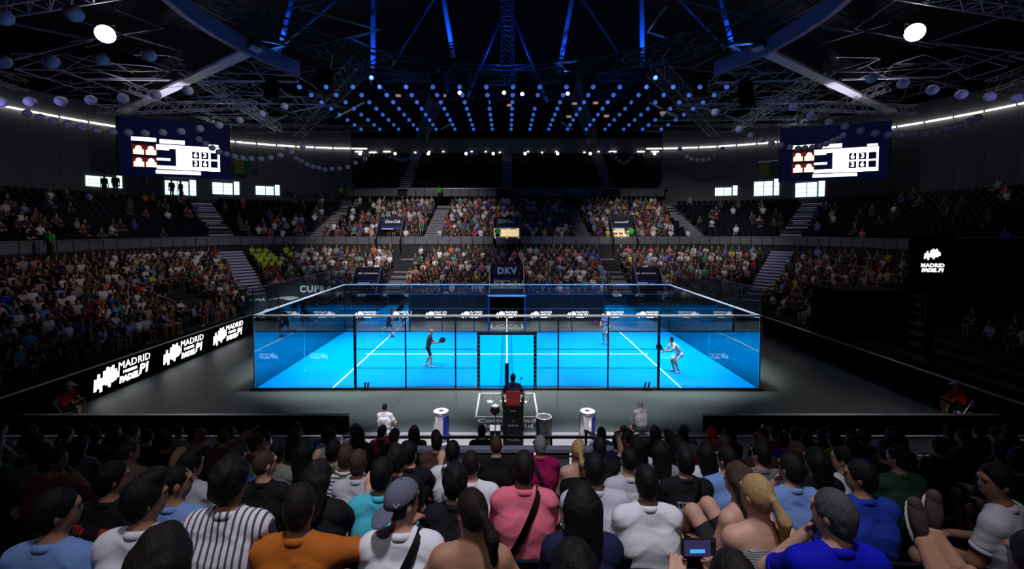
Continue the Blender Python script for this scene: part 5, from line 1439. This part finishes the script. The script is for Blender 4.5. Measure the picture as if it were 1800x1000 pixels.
np_(1500, 4.1, 'white', 'short', 'black', 'man in a white tee seen in profile left of the blue shirt', yaw=.8)
np_(422, 6.3, 'beige', 'crop', 'brown', 'person in a dusky pink cap near the silver rail', cap=(cap_pink, False), yaw=.1)
np_(339, 6.9, 'maroon', 'crop', 'brown', 'person in a dusky cap behind the blue tee', cap=(cap_pink, True))
np_(578, 4.85, 'olive', 'short', 'black', 'man in an olive green shirt behind the wavy hair', yaw=-.1)
np_(600, 4.45, 'black and white striped', 'short', 'brown', 'person in a horizontally striped top behind the brown haired person', dz=-.02)
np_(476, 4.7, 'sage', 'short', 'black', 'man in a sage green shirt with hand raised', arms=('lap', 'hand'))
np_(524, 4.75, 'navy', 'long', 'black', 'woman in a navy hooded top in the middle rows at the left')
np_(1259, 6.9, 'red', 'crop', 'brown', 'person in a red cap by the right end of the dark rail', cap=(CL['red'], True))
np_(1208, 7.35, 'grey', 'short', 'black', 'man in a grey tee whose head rises above the dark rail')
np_(746, 7.0, 'charcoal', 'short', 'black', 'person in dark grey leaning right before the silver can', side=.25)
np_(757, 6.1, 'brown', 'short', 'dark brown', 'person with dark brown hair left of the parapet end', side=.1)
np_(846, 8.2, 'black', 'short', 'black', 'small dark head beyond the parapet left of the umpire tower')
np_(1061, 7.5, 'sky blue', 'short', 'black', 'dark head in blue below the right silver can')
np_(1090, 6.6, 'navy', 'short', 'black', 'dark head right of the parapet beside a raised hand', dz=-.05)
np_(1600, 4.2, 'green', 'short', 'black', 'man in a green top at the dim right side', yaw=.4)
np_(1480, 6.4, 'yellow', 'short', 'black', 'person in a mustard yellow top by the right silver rail')
# legs of a spectator resting on the seat in front, bottom right
J = seated(.05, .1, -.05, 0, ('lap', 'lap'), 1.0, 0, 'stretch')
J['knl'] = V(.16, .46, .66); J['anl'] = V(.43, .93, .70); J['tol'] = V(.42, .98, .89); J['knr'] = V(.30, .48, .70); J['anr'] = V(.52, .96, .72); J['tor'] = V(.54, 1.0, .92)
r, g = build_person(J, (1.80, 1.42, nz(1.45)), 0, 'grey', 'short', 'dark brown', 'tan', 'spectator at the bottom right with bare legs stretched out and feet crossed up high', shoe=M('taupe_canvas_shoe', (.05, .034, .034), .85, noise=.1), hands=HAND_LO)
for s in 'lr':
    t, a_ = J['to' + s], J['an' + s]; u_ = unit(t - a_); bk_ = unit(np.cross(u_, V(1, 0, 0))); bk_ = bk_ if bk_[1] > 0 else -bk_
    gg = Fig(); gg.ell((t + a_) / 2 + bk_ * .032 - u_ * .01, V(.050, .012, .125), 0, .01, np.stack([np.cross(bk_, u_), bk_, u_], 1)); v_, f_ = gg.surf(.008); link('shoe_sole', np_mesh('shoe_sole', v_, f_, [m_shoe]), None, r)
    gg = Fig(); gg.ell((t + a_) / 2 + bk_ * .004 + u_ * .02, V(.043, .036, .105), 0, .01, np.stack([np.cross(bk_, u_), bk_, u_], 1)); v_, f_ = gg.surf(.010); link('shoe_upper', np_mesh('shoe_upper', v_, f_, [MATS['taupe_canvas_shoe']]), None, r)

# fillers in the remaining seats of the near stand, sharing a few body shapes
SHC = ['black', 'navy', 'charcoal', 'black', 'grey', 'navy', 'white', 'maroon', 'brown', 'black', 'blue', 'green', 'charcoal', 'sage']
VAR = []
for i in range(8):
    VAR.append(dict(J=seated(.10 + .06 * (i % 3), (-.5, 0, .4, 0, .7, -.2, .1, -.7)[i], -.06, 0, (('lap', 'lap'), ('knees', 'knees'), ('wide', 'lap'), ('lap', 'chin'))[i % 4]), hair=('short', 'long', 'crop', 'curly', 'quiff', 'pony', 'wavy', 'short')[i]))
rf = random.Random(5); fill = []
for ri, Y in enumerate(NR):
    if ri < 3: continue
    lim = 891 * Y / F + .3; x = -lim
    while x < lim:
        X = x + rf.uniform(-.05, .05); px = 891 + X * F / Y; x += .56
        if any(abs(X - a) < .40 and abs(Y - b) < .50 for a, b in NEARX): continue
        if 725 < px < 1085 and ri >= 3: continue
        if rf.random() < .22: continue
        fill.append((X, Y, ri, px))
cnt = {}; SLAB = {}
for X, Y, ri, px in sorted(fill, key=lambda q: abs(q[0])):
    k = rf.randrange(8); v = VAR[k]; sh = rf.choice(SHC); hc = rf.choice(['black', 'black', 'dark brown', 'dark brown', 'brown']); sd = 'left' if X < 0 else 'right'
    c_ = cnt.get((ri, sd), 0); cnt[(ri, sd)] = c_ + 1
    lab = f"{hc} haired spectator in {sh}, {ORD[8 - ri]} row behind front rail, {ORD[c_]} {sd} of centre"
    build_person(v['J'], (X, Y + rf.uniform(-.04, .04), nz(Y) + rf.uniform(-.05, .03)), rf.uniform(-.15, .15), sh, v['hair'], hc, rf.choice(['fair', 'tan', 'tan', 'brown']), lab, 'spectators in the near stand', key=('v', k), pants=rf.choice(['jean', 'dark', 'beige']), vox=.016)
    NEARX.append((X, Y)); SLAB[(X, Y)] = f'navy plastic seat, {ORD[8 - ri]} row behind front rail, {ORD[c_]} {sd} of centre'
# seats under them
seat0 = make_seat(); first = True; sc_ = {}
for X, Y in sorted(NEARX, key=lambda q: (round(q[1], 1), q[0])):
    Yr = min(NR, key=lambda q: abs(q - Y)); Yp = Y - .02; s = seat0 if first else copy_tree(seat0); s.location = (X, Yp, nz(Y)); first = False
    tag(s, SLAB.get((X, Y)) or ' '.join(('seat of the ' + NLAB[(X, Y)]).split()[:16]), 'seat', 'near stand seats')

e = empty('seat_cover', (gx(932, 2.83), 2.83, nz(3.15) + .70), 0, 'lime green printed cover on the seat back below the salmon tee', 'seat cover')
MB().box((0, 0, 0), (.24, .02, .26)).build('cover_cloth', m_black, e); ml = M('lime_print', (.32, .46, .02), .7, noise=.15)
for x, z, sx, sz in ((-.08, .10, .05, .05), (.04, .10, .03, .05), (-.02, -.03, .13, .11)): MB().box((x, -.013, z), (sx, .006, sz)).build('cover_patch', ml, e)
text('UIZ', .055, m_whitep, e, (-.01, -.02, -.02), shear=.2, bold=.001, ext=.002)

# ------------------------------------------------------------------ court people
def standing(pel, lean, facing, legL, legR, armL, armR, yaw=0, pitch=-.05, side=0):
    """joints in a local frame: +Y is the way the body faces; limbs given as joint positions"""
    J = {'pelvis': V(*pel)}; u = unit(V(side, math.sin(lean), math.cos(lean))); p = J['pelvis']
    J['chest'] = p + .37 * u; S = p + .50 * u; J['neck'] = p + .555 * u; J['head'] = J['neck'] + .19 * unit(V(side * .5, math.sin(lean * .6) + .1, 1)); J['frame'] = head_frame(yaw, pitch)
    for s, nm_, L, A in ((-1, 'l', legL, armL), (1, 'r', legR, armR)):
        J['sh' + nm_] = S + V(s * .185, 0, 0); J['hip' + nm_] = p + V(s * .09, 0, -.02)
        J['kn' + nm_], J['an' + nm_], J['to' + nm_] = [V(*q) for q in L]; J['el' + nm_], J['wr' + nm_] = [V(*q) for q in A]
    return J


def racket(loc, rot, lab, col):
    e = empty('padel_racket', loc, 0, lab, 'racket'); e.rotation_euler = rot
    pts = [(.13 * math.sin(t), .30 + .15 * math.cos(t)) for t in [2 * PI * k / 20 for k in range(20)]]
    MB().prism(pts, -.019, .019, 'y').build('racket_face', col, e); MB().tube((0, 0, -.06), (0, 0, .10), .017, 8).build('handle', m_black, e)
    MB().add([(-.09, -.012, .20), (-.012, -.012, .08), (.012, -.012, .08), (.09, -.012, .20), (-.09, .012, .20), (-.012, .012, .08), (.012, .012, .08), (.09, .012, .20)], ((0, 1, 2, 3), (7, 6, 5, 4), (0, 4, 5, 1), (1, 5, 6, 2), (2, 6, 7, 3), (3, 7, 4, 0))).build('racket_throat', m_black, e)
    return e


def place(J, loc, rz, **k): return build_person(J, loc, rz, hands=HAND_HI, **k)


def wpos(J, loc, rz, jn):
    q = J[jn]; c, s = math.cos(rz), math.sin(rz); return Vector((loc[0] + q[0] * c - q[1] * s, loc[1] + q[0] * s + q[1] * c, loc[2] + q[2]))


m_rk = M('dark_racket', (.03, .03, .04), .4); m_rk2 = M('maroon_racket', (.12, .02, .04), .4)
# near left: dark kit, racket ready, faces right (+X)
J = standing((0, 0, .93), .22, 0, ((-.10, .10, .50), (-.12, -.14, .10), (-.12, .02, .045)), ((.12, .14, .50), (.14, .12, .10), (.14, .27, .045)), ((-.24, .16, 1.18), (-.10, .40, 1.13)), ((.24, .20, 1.18), (.10, .42, 1.12)), 0)
L = (gx(751, 20.5), 20.5, .026); rz = -PI / 2 + .15; place(J, L, rz, shirt='charcoal', hair='crop', hcol='blonde', skin='fair', label='padel player in dark kit standing at the near left, racket before him', shoe=m_shoe)
w = wpos(J, L, rz, 'wrr'); racket(w, (math.radians(10), math.radians(58), 0), 'dark round racket of the near left player', m_rk)
# far left: running right
J = standing((0, 0, .90), .35, 0, ((-.08, -.08, .50), (-.10, -.46, .40), (-.10, -.52, .26)), ((.10, .26, .52), (.12, .20, .11), (.12, .34, .045)), ((-.28, -.06, 1.15), (-.30, .14, 1.02)), ((.26, .22, 1.16), (.22, .48, 1.20)), 0)
L = (gx(681, 26.4), 26.4, .026); place(J, L, rz, shirt='navy', hair='short', hcol='brown', skin='tan', label='padel player in navy running at the far left of the court', shoe=m_dshoe)
w = wpos(J, L, rz, 'wrr'); racket(w, (0, math.radians(75), 0), 'dark racket of the running player at the far left', m_rk)
# far right: pale kit, faces camera-left
J = standing((0, 0, .93), .20, 0, ((-.12, .12, .50), (-.16, .02, .10), (-.16, .16, .045)), ((.12, .14, .50), (.20, .06, .10), (.20, .20, .045)), ((-.26, .16, 1.16), (-.10, .38, 1.08)), ((.26, .18, 1.16), (.06, .40, 1.06)), 0)
L = (gx(1068, 24.9), 24.9, .026); rz2 = PI / 2 + .5; place(J, L, rz2, shirt='sky blue', hair='short', hcol='black', skin='tan', pants='white', label='padel player in pale blue and white standing at the far right', shoe=m_shoe)
w = wpos(J, L, rz2, 'wrr'); racket(w, (math.radians(0), math.radians(-70), .3), 'maroon racket of the pale blue player', m_rk2)
# near right: white kit, crouched, facing left
J = standing((0, -.16, .84), .62, 0, ((-.14, .12, .50), (-.16, -.06, .10), (-.16, .09, .045)), ((.14, .16, .50), (.18, .02, .10), (.18, .17, .045)), ((-.24, .30, 1.02), (-.08, .50, .98)), ((.24, .30, 1.02), (.06, .52, .96)), 0, pitch=.05)
L = (gx(1192, 19.75), 19.75, .026); rz3 = PI / 2 + .05; place(J, L, rz3, shirt='white', hair='short', hcol='black', skin='tan', pants='white', label='padel player in white crouching ready at the near right', shoe=m_shoe)
w = wpos(J, L, rz3, 'wrr'); racket(w, (math.radians(5), math.radians(-55), 0), 'dark round racket of the crouching white player', m_rk)
# umpire on the tower
J = seated(.06, 0, -.1, 0, ('wide', 'wide')); build_person(J, (UX, UY - .02, .80), 0, 'navy', 'short', 'black', 'tan', 'umpire in dark navy seated on the tall chair with back to the camera', shorts=False, wide=1.05)
# attendants sitting low before the court
J = seated(.08, 0, -.1, 0, ('lap', 'wide'), 1.0, 0, 'floor'); r, g = build_person(J, (gx(672, 13.3), 13.3, -.24), 0, 'white', 'crop', 'black', 'fair', 'attendant in a white tee sitting low at the left of the cans', pants='white')
print_on(g, r, [[(-.10, .94), (.08, .80)], [(.10, .94), (-.08, .80)], [(-.11, .90), (-.03, .84)]], M('grey_print', (.3, .3, .36), .8), .03)
J = seated(.22, .35, -.1, 0, ('knees', 'knees'), 1.0, 0, 'floor'); build_person(J, (gx(1133, 13.3), 13.3, -.16), .15, 'grey', 'crop', 'grey', 'fair', 'attendant in a grey tee sitting low at the right of the cans')
for px, nm_ in ((672, 'white shirted'), (1133, 'grey shirted')):
    e = empty('stool', (gx(px, 13.3), 13.25, 0), 0, f'low black stool under the {nm_} attendant', 'stool'); MB().box((0, 0, .15), (.36, .34, .04)).build('stool_seat', m_black, e)
    for sx in (-.14, .14):
        for sy in (-.13, .13): MB().bar((sx, sy, 0), (sx, sy, .14), .03).build('leg', m_steel, e)
# red shirted attendants on folding chairs at both floor corners
def fold_chair(loc, rz, lab):
    e = empty('folding_chair', loc, rz, lab, 'chair'); MB().box((0, 0, .40), (.42, .40, .03)).build('seat', m_black, e); MB().box((0, -.2, .72), (.42, .03, .25)).build('backrest', m_black, e)
    for sx in (-.2, .2): MB().bar((sx, -.24, 0), (sx, .18, .40), .025).build('leg', m_rails, e); MB().bar((sx, .2, 0), (sx, -.2, .80), .025).build('leg', m_rails, e)
for X, Y, rz, q in ((-14.5, 14.6, -1.2, 'left'), (15.0, 14.7, 1.2, 'right')):
    J = seated(.2, 0, -.05, 0, ('knees', 'knees')); build_person(J, (X, Y, 0), rz, 'red', 'crop', 'brown', 'tan', f'attendant in red with a white cap on a folding chair at the {q} floor corner', cap=(cap_white, False), pants='dark')
    fold_chair((X, Y, 0), rz, f'folding chair of the red shirted attendant at the {q} floor corner')

# ------------------------------------------------------------------ seated crowd in the bowl
CV = []
for i in range(6):
    J = seated((.05, .2, .12, .3, .0, .15)[i], (0, .4, -.4, .1, 0, -.2)[i], -.1, 0, (('lap', 'lap'), ('knees', 'knees'), ('lap', 'chin'), ('knees', 'lap'), ('wide', 'wide'), ('lap', 'lap'))[i], 1.0, (0, .05, -.05, 0, 0, .08)[i])
    g = figure(J, .6, i % 2 == 0, face=False); f_, r_, u_ = J['frame']
    g.ell(J['head'] + u_ * .03 - f_ * .025, V(.080, .096, .104), HAIR, .01, np.stack([r_, f_, u_], 1))
    if i in (1, 4): g.cap(J['head'] - f_ * .06, J['head'] - f_ * .09 - u_ * .22, .07, .05, HAIR, .03)
    for s in 'lr': g.cap(J['wr' + s], J['wr' + s] + unit(J['wr' + s] - J['el' + s]) * .12, .035, .03, SKIN, .01)
    res = []
    for vox in (.030, .058):
        v, f = g.surf(vox); lab = g.labels(v); fl = np.array([np.bincount(q, minlength=5).argmax() for q in lab[f]]); res.append((v, f, fl))
    me = np_mesh('seated_figure', res[0][0], res[0][1], [SK['tan'], CL['white'], m_dpants, m_dshoe, HR['black']], res[0][2]); CV.append((me, res[1]))
WT = (['white'] * 20 + ['black'] * 34 + ['navy'] * 10 + ['grey'] * 7 + ['pale grey'] * 6 + ['sky blue'] * 4 + ['blue'] * 4 + ['red'] * 3 + ['orange'] * 1 + ['pink'] * 2 + ['green'] * 2 + ['cyan'] * 1 + ['yellow'] * 1 + ['beige'] * 5 + ['maroon'] * 6 + ['brown'] * 9 + ['turquoise'] * 1 + ['charcoal'] * 16)
rc = random.Random(21); spots = []


def row_points(d, step=.54):
    P = ring(d, 9.0); out_ = []; carry = 0
    for a, b in zip(P[:-1], P[1:]):
        L = math.dist(a, b); t = carry
        while t < L:
            x, y = a[0] + (b[0] - a[0]) * t / L, a[1] + (b[1] - a[1]) * t / L; ang = math.atan2(b[1] - a[1], b[0] - a[0])
            out_.append((x, y, ang)); t += step
        carry = t - L
    return out_


def zone(x, y, d):
    if y <= CY: return 'left' if x < 0 else 'right'
    if abs(x) <= CX: return 'far'
    return 'left corner' if x < 0 else 'right corner'


def blocked(x, y, d, tier):
    zn = zone(x, y, d)
    if zn == 'far':
        for a in (AIS_LOW if tier == 'L' else AIS_UP):
            if abs(x - a) < .95: return True
        for x0, x1, d0, d1, t_ in PORT:
            if t_ == tier and x0 < x < x1 and d0 <= d <= d1: return True
    elif 'corner' in zn:
        t = math.atan2(y - CY, abs(x) - CX); off = d * math.sin(t - PI / 4)
        if abs(off) < 1.15: return True
        if abs(abs(x) - 18.2) < .9 and tier == 'U': return True
    elif zn == 'left' and tier == 'L' and 26 < y < 30.5 and 1.5 < d < 4.6: return True
    if tier == 'L' and -18.5 < x < -11.2 and y > 31.5 and d < 1.5: return True
    return False


empties = []
for tier, rows in (('L', LOW), ('U', UP)):
    for ri, (d, z) in enumerate(rows):
        for (x, y, ang) in row_points(d - .12):
            if blocked(x, y, d, tier): continue
            zn = zone(x, y, d); g_ = proj((x, y, z + .8))
            if g_ is None or not (-30 < g_[0] < 1830): continue
            px, py = g_[0], g_[1]
            if tier == 'L': occ = .90 if zn in ('left', 'far', 'left corner', 'right corner') else .62
            else:
                occ = {'far': .86, 'left': .30, 'right': .10, 'left corner': .12, 'right corner': .08}[zn]
                if zn == 'far' and px < 660: occ = .42 if ri < 8 else .2
                if zn == 'far' and px > 1180: occ = .3
                if zn == 'far' and px < 600: occ = .25
                if 'corner' in zn and ri < 5 and 420 < px < 600: occ = .38
                if zn == 'left' and ri > 5: occ = .16
            if tier == 'L' and zn == 'right' and y < 25.6: occ = .03 if y > 18 else .10
            (spots if rc.random() < occ else empties).append((x, y, z, ang, tier, ri, zn, px, py, g_[2], d))
print('crowd', len(spots), 'empty', len(empties))
NMID = 300 - len([o for o in COL.objects if o.name.startswith('person')])
byd = sorted(spots, key=lambda q: q[9]); mid = [q for q in byd if not (q[7] > 1560 and q[8] > 430)][:max(40, NMID)]; mids = set(id(q) for q in mid)
cols = []; HC = ['black', 'black', 'dark brown', 'dark brown', 'brown', 'grey', 'blonde']


def pick(q):
    px, py = q[7], q[8]
    if 424 < px < 512 and 436 < py < 466 and rc.random() < .75: return 'lime'
    if q[4] == 'L' and 1240 < px < 1320 and 425 < py < 440: return rc.choice(['orange', 'white', 'white'])
    return rc.choice(WT)


idx = {}
for q in sorted(mid, key=lambda q: (q[5], q[1])):
    x, y, z, ang, tier, ri, zn = q[:7]; sh = pick(q); hc = rc.choice(HC); k = rc.randrange(6); tl = 'lower' if tier == 'L' else 'upper'
    c_ = idx.get((zn, tier, ri), 0); idx[(zn, tier, ri)] = c_ + 1
    o = link('person', CV[k][0], None, None, (x + rc.uniform(-.05, .05), y + rc.uniform(-.05, .05), z), (0, 0, ang + PI + rc.uniform(-.3, .3)))
    if rc.random() < .3: o.scale = (1.05, 1.05, 1.03)
    for i, mt in enumerate((SK[rc.choice(['fair', 'tan', 'tan', 'brown'])], CL[sh], rc.choice([m_jean, m_dpants, m_beigep, m_dpants]), rc.choice([m_shoe, m_dshoe]), HR[hc])):
        o.material_slots[i].link = 'OBJECT'; o.material_slots[i].material = mt
    tag(o, f"spectator in {sh}, {hc} hair, {tl} {zn} stand, {ORD[ri]} row, {ordw(c_)} from near end", 'person', 'spectators in the side stands')
# the rest of the crowd: one mesh with a colour per face
VS, FS, CC = [], [], []; n0 = 0
skc = [(.48, .27, .19), (.33, .165, .10), (.20, .095, .055)]; hcs = [(.006, .005, .006), (.016, .010, .008), (.05, .027, .016), (.18, .18, .19), (.34, .22, .09)]; ptc = [(.03, .05, .12), (.012, .012, .016), (.30, .25, .19), (.012, .012, .016)]
for q in spots:
    if id(q) in mids: continue
    x, y, z, ang = q[:4]; v, f, fl = CV[rc.randrange(6)][1]; a = ang + PI + rc.uniform(-.3, .3); c, s = math.cos(a), math.sin(a); sc1 = rc.uniform(.94, 1.06)
    w = v * sc1; X = w[:, 0] * c - w[:, 1] * s + x + rc.uniform(-.05, .05); Y_ = w[:, 0] * s + w[:, 1] * c + y
    VS.append(np.stack([X, Y_, w[:, 2] + z], 1)); FS.append(f + n0); n0 += len(v)
    tab = np.array([rc.choice(skc), PAL[pick(q)], rc.choice(ptc), (.2, .2, .2), rc.choice(hcs)]); CC.append(tab[fl])
VS = np.concatenate(VS); FS = np.concatenate(FS); CC = np.concatenate(CC)
m_crowd = bpy.data.materials.new('crowd_cloth_and_skin'); m_crowd.use_nodes = True; nt_ = m_crowd.node_tree; at_ = nt_.nodes.new('ShaderNodeAttribute'); at_.attribute_name = 'person_colour'
nt_.links.new(at_.outputs['Color'], nt_.nodes['Principled BSDF'].inputs['Base Color']); nt_.nodes['Principled BSDF'].inputs['Roughness'].default_value = .8
me = np_mesh('crowd', VS, FS, [m_crowd]); ca = me.attributes.new('person_colour', 'FLOAT_COLOR', 'FACE'); ca.data.foreach_set('color', np.concatenate([CC, np.ones((len(CC), 1))], 1).astype(np.float32).ravel())
tag(link('crowd', me), 'dense seated crowd filling the far stand and corners', 'crowd', None, 'stuff'); print('crowd quads', len(FS))
# empty seats: nearest ones as things, the others joined
ssm = MB()
ssm.box((0, -.16, .62), (.44, .05, .36)); ssm.box((0, -.10, .46), (.42, .10, .34)); ssm.box((0, -.12, .2), (.05, .05, .4))
es = sorted(empties, key=lambda q: q[9]); es = [q for q in es if not (q[7] > 1590 and q[8] > 415)]
proto = empty('stadium_seat', (0, 0, -50)); tag(proto, None, 'seat')
MB().box((0, -.16, .62), (.44, .05, .36)).build('backrest', m_seat, proto); MB().box((0, -.10, .46), (.42, .10, .34)).build('seat_pan', m_seat, proto); MB().box((0, -.12, .2), (.05, .05, .4)).build('bracket', m_black, proto)
NS = 300 - len(NEARX); ec = {}
for i, q in enumerate(es[:NS]):
    s = proto if i == 0 else copy_tree(proto); s.location = q[:3]; s.rotation_euler = (0, 0, q[3] + PI)
    k_ = (q[4], q[5], q[6]); ec[k_] = ec.get(k_, 0) + 1
    tag(s, f"empty navy folding seat, {'lower' if q[4] == 'L' else 'upper'} {q[6]} stand, {ORD[q[5]]} row, {ordw(ec[k_] - 1)} empty from near end", 'seat', f"empty seats {'lower' if q[4] == 'L' else 'upper'} {q[6]}")
sv = np.array(ssm.v); sf = np.array(ssm.f); VS, FS = [], []; n0 = 0
tops = [(x, CY + d, z, 0) for d, z in TOP for x in np.arange(-18.5, 18.6, .55) if abs(x) > .8 and abs(abs(x) - 12.4) > .8]
for q in [w[:4] for w in es[NS:]] + [(x, y, z, 0.0) for x, y, z, a in tops]:
    a = q[3] + PI; c, s = math.cos(a), math.sin(a); VS.append(np.stack([sv[:, 0] * c - sv[:, 1] * s + q[0], sv[:, 0] * s + sv[:, 1] * c + q[1], sv[:, 2] + q[2]], 1)); FS.append(sf + n0); n0 += len(sv)
tag(link('stadium_seats', np_mesh('stadium_seats', np.concatenate(VS), np.concatenate(FS), [m_seat], smooth=False)), 'rows of empty dark seats in the upper tiers', 'seats', None, 'stuff')
# stewards in green vests and dark figures at the wall doors
m_vest = M('bright_green_vest', (.03, .62, .06), .7, noise=.05); CL['bright green'] = m_vest
for i, (px, py, Y, q) in enumerate(((724, 424, 41.9, 'by the left aisle head'), (1110, 410, 42.6, 'at the right upper portal'), (875, 409, 42.6, 'at the central upper portal'), (600, 337, 53.5, 'at the top of the far left aisle'), (772, 337, 53.5, 'below the top tier'), (88, 424, 25.5, 'on the left walkway'))):
    p = at(px, py, Y); J = standing((0, 0, .93), .03, 0, ((-.10, .02, .50), (-.11, 0, .10), (-.11, .14, .045)), ((.10, .02, .50), (.11, 0, .10), (.11, .14, .045)), ((-.25, .02, 1.16), (-.22, .12, .92)), ((.25, .02, 1.16), (.22, .12, .92)))
    build_person(J, (p.x, p.y, p.z - 1.1), PI, 'bright green', 'short', 'black', 'tan', f'steward in a bright green vest standing {q}', key=('st',), vox=.02, shorts=False, cat='person')
for i, (px, py, Y, q) in enumerate(((183, 321, 36, 'before the first lit window at the left'), (203, 320, 36, 'right of the lone figure at the first window'), (252, 318, 38, 'between the first two lit windows'), (302, 328, 41, 'before the second lit window'), (318, 330, 41, 'at the right edge of the second lit window'))):
    p = at(px, py, Y); build_person(J, (p.x, p.y, p.z - 1.15), .4 * i, 'black', 'short', 'black', 'brown', f'dark standing figure {q}', key=('st',), vox=.02, shorts=False)
# left stand vomitory rails
e = empty('stair_rail', (0, 0, 0), 0, 'grey rails around the stair well in the left lower stand', 'railing')
Z = lambda d: .70 + .4 * (d - 1.2)
for y in (26.1, 30.4):
    for dz in (.5, 1.0): MB().bar((-CX - 1.6, y, Z(1.6) + dz), (-CX - 4.8, y, Z(4.8) + dz), .05).build('rail', m_steel, e)
    for d in (1.6, 2.7, 3.8, 4.8): MB().bar((-CX - d, y, Z(d)), (-CX - d, y, Z(d) + 1.0), .045).build('post', m_steel, e)
MB().bar((-CX - 4.8, 26.1, Z(4.8) + 1.0), (-CX - 4.8, 30.4, Z(4.8) + 1.0), .05).build('rail', m_steel, e)
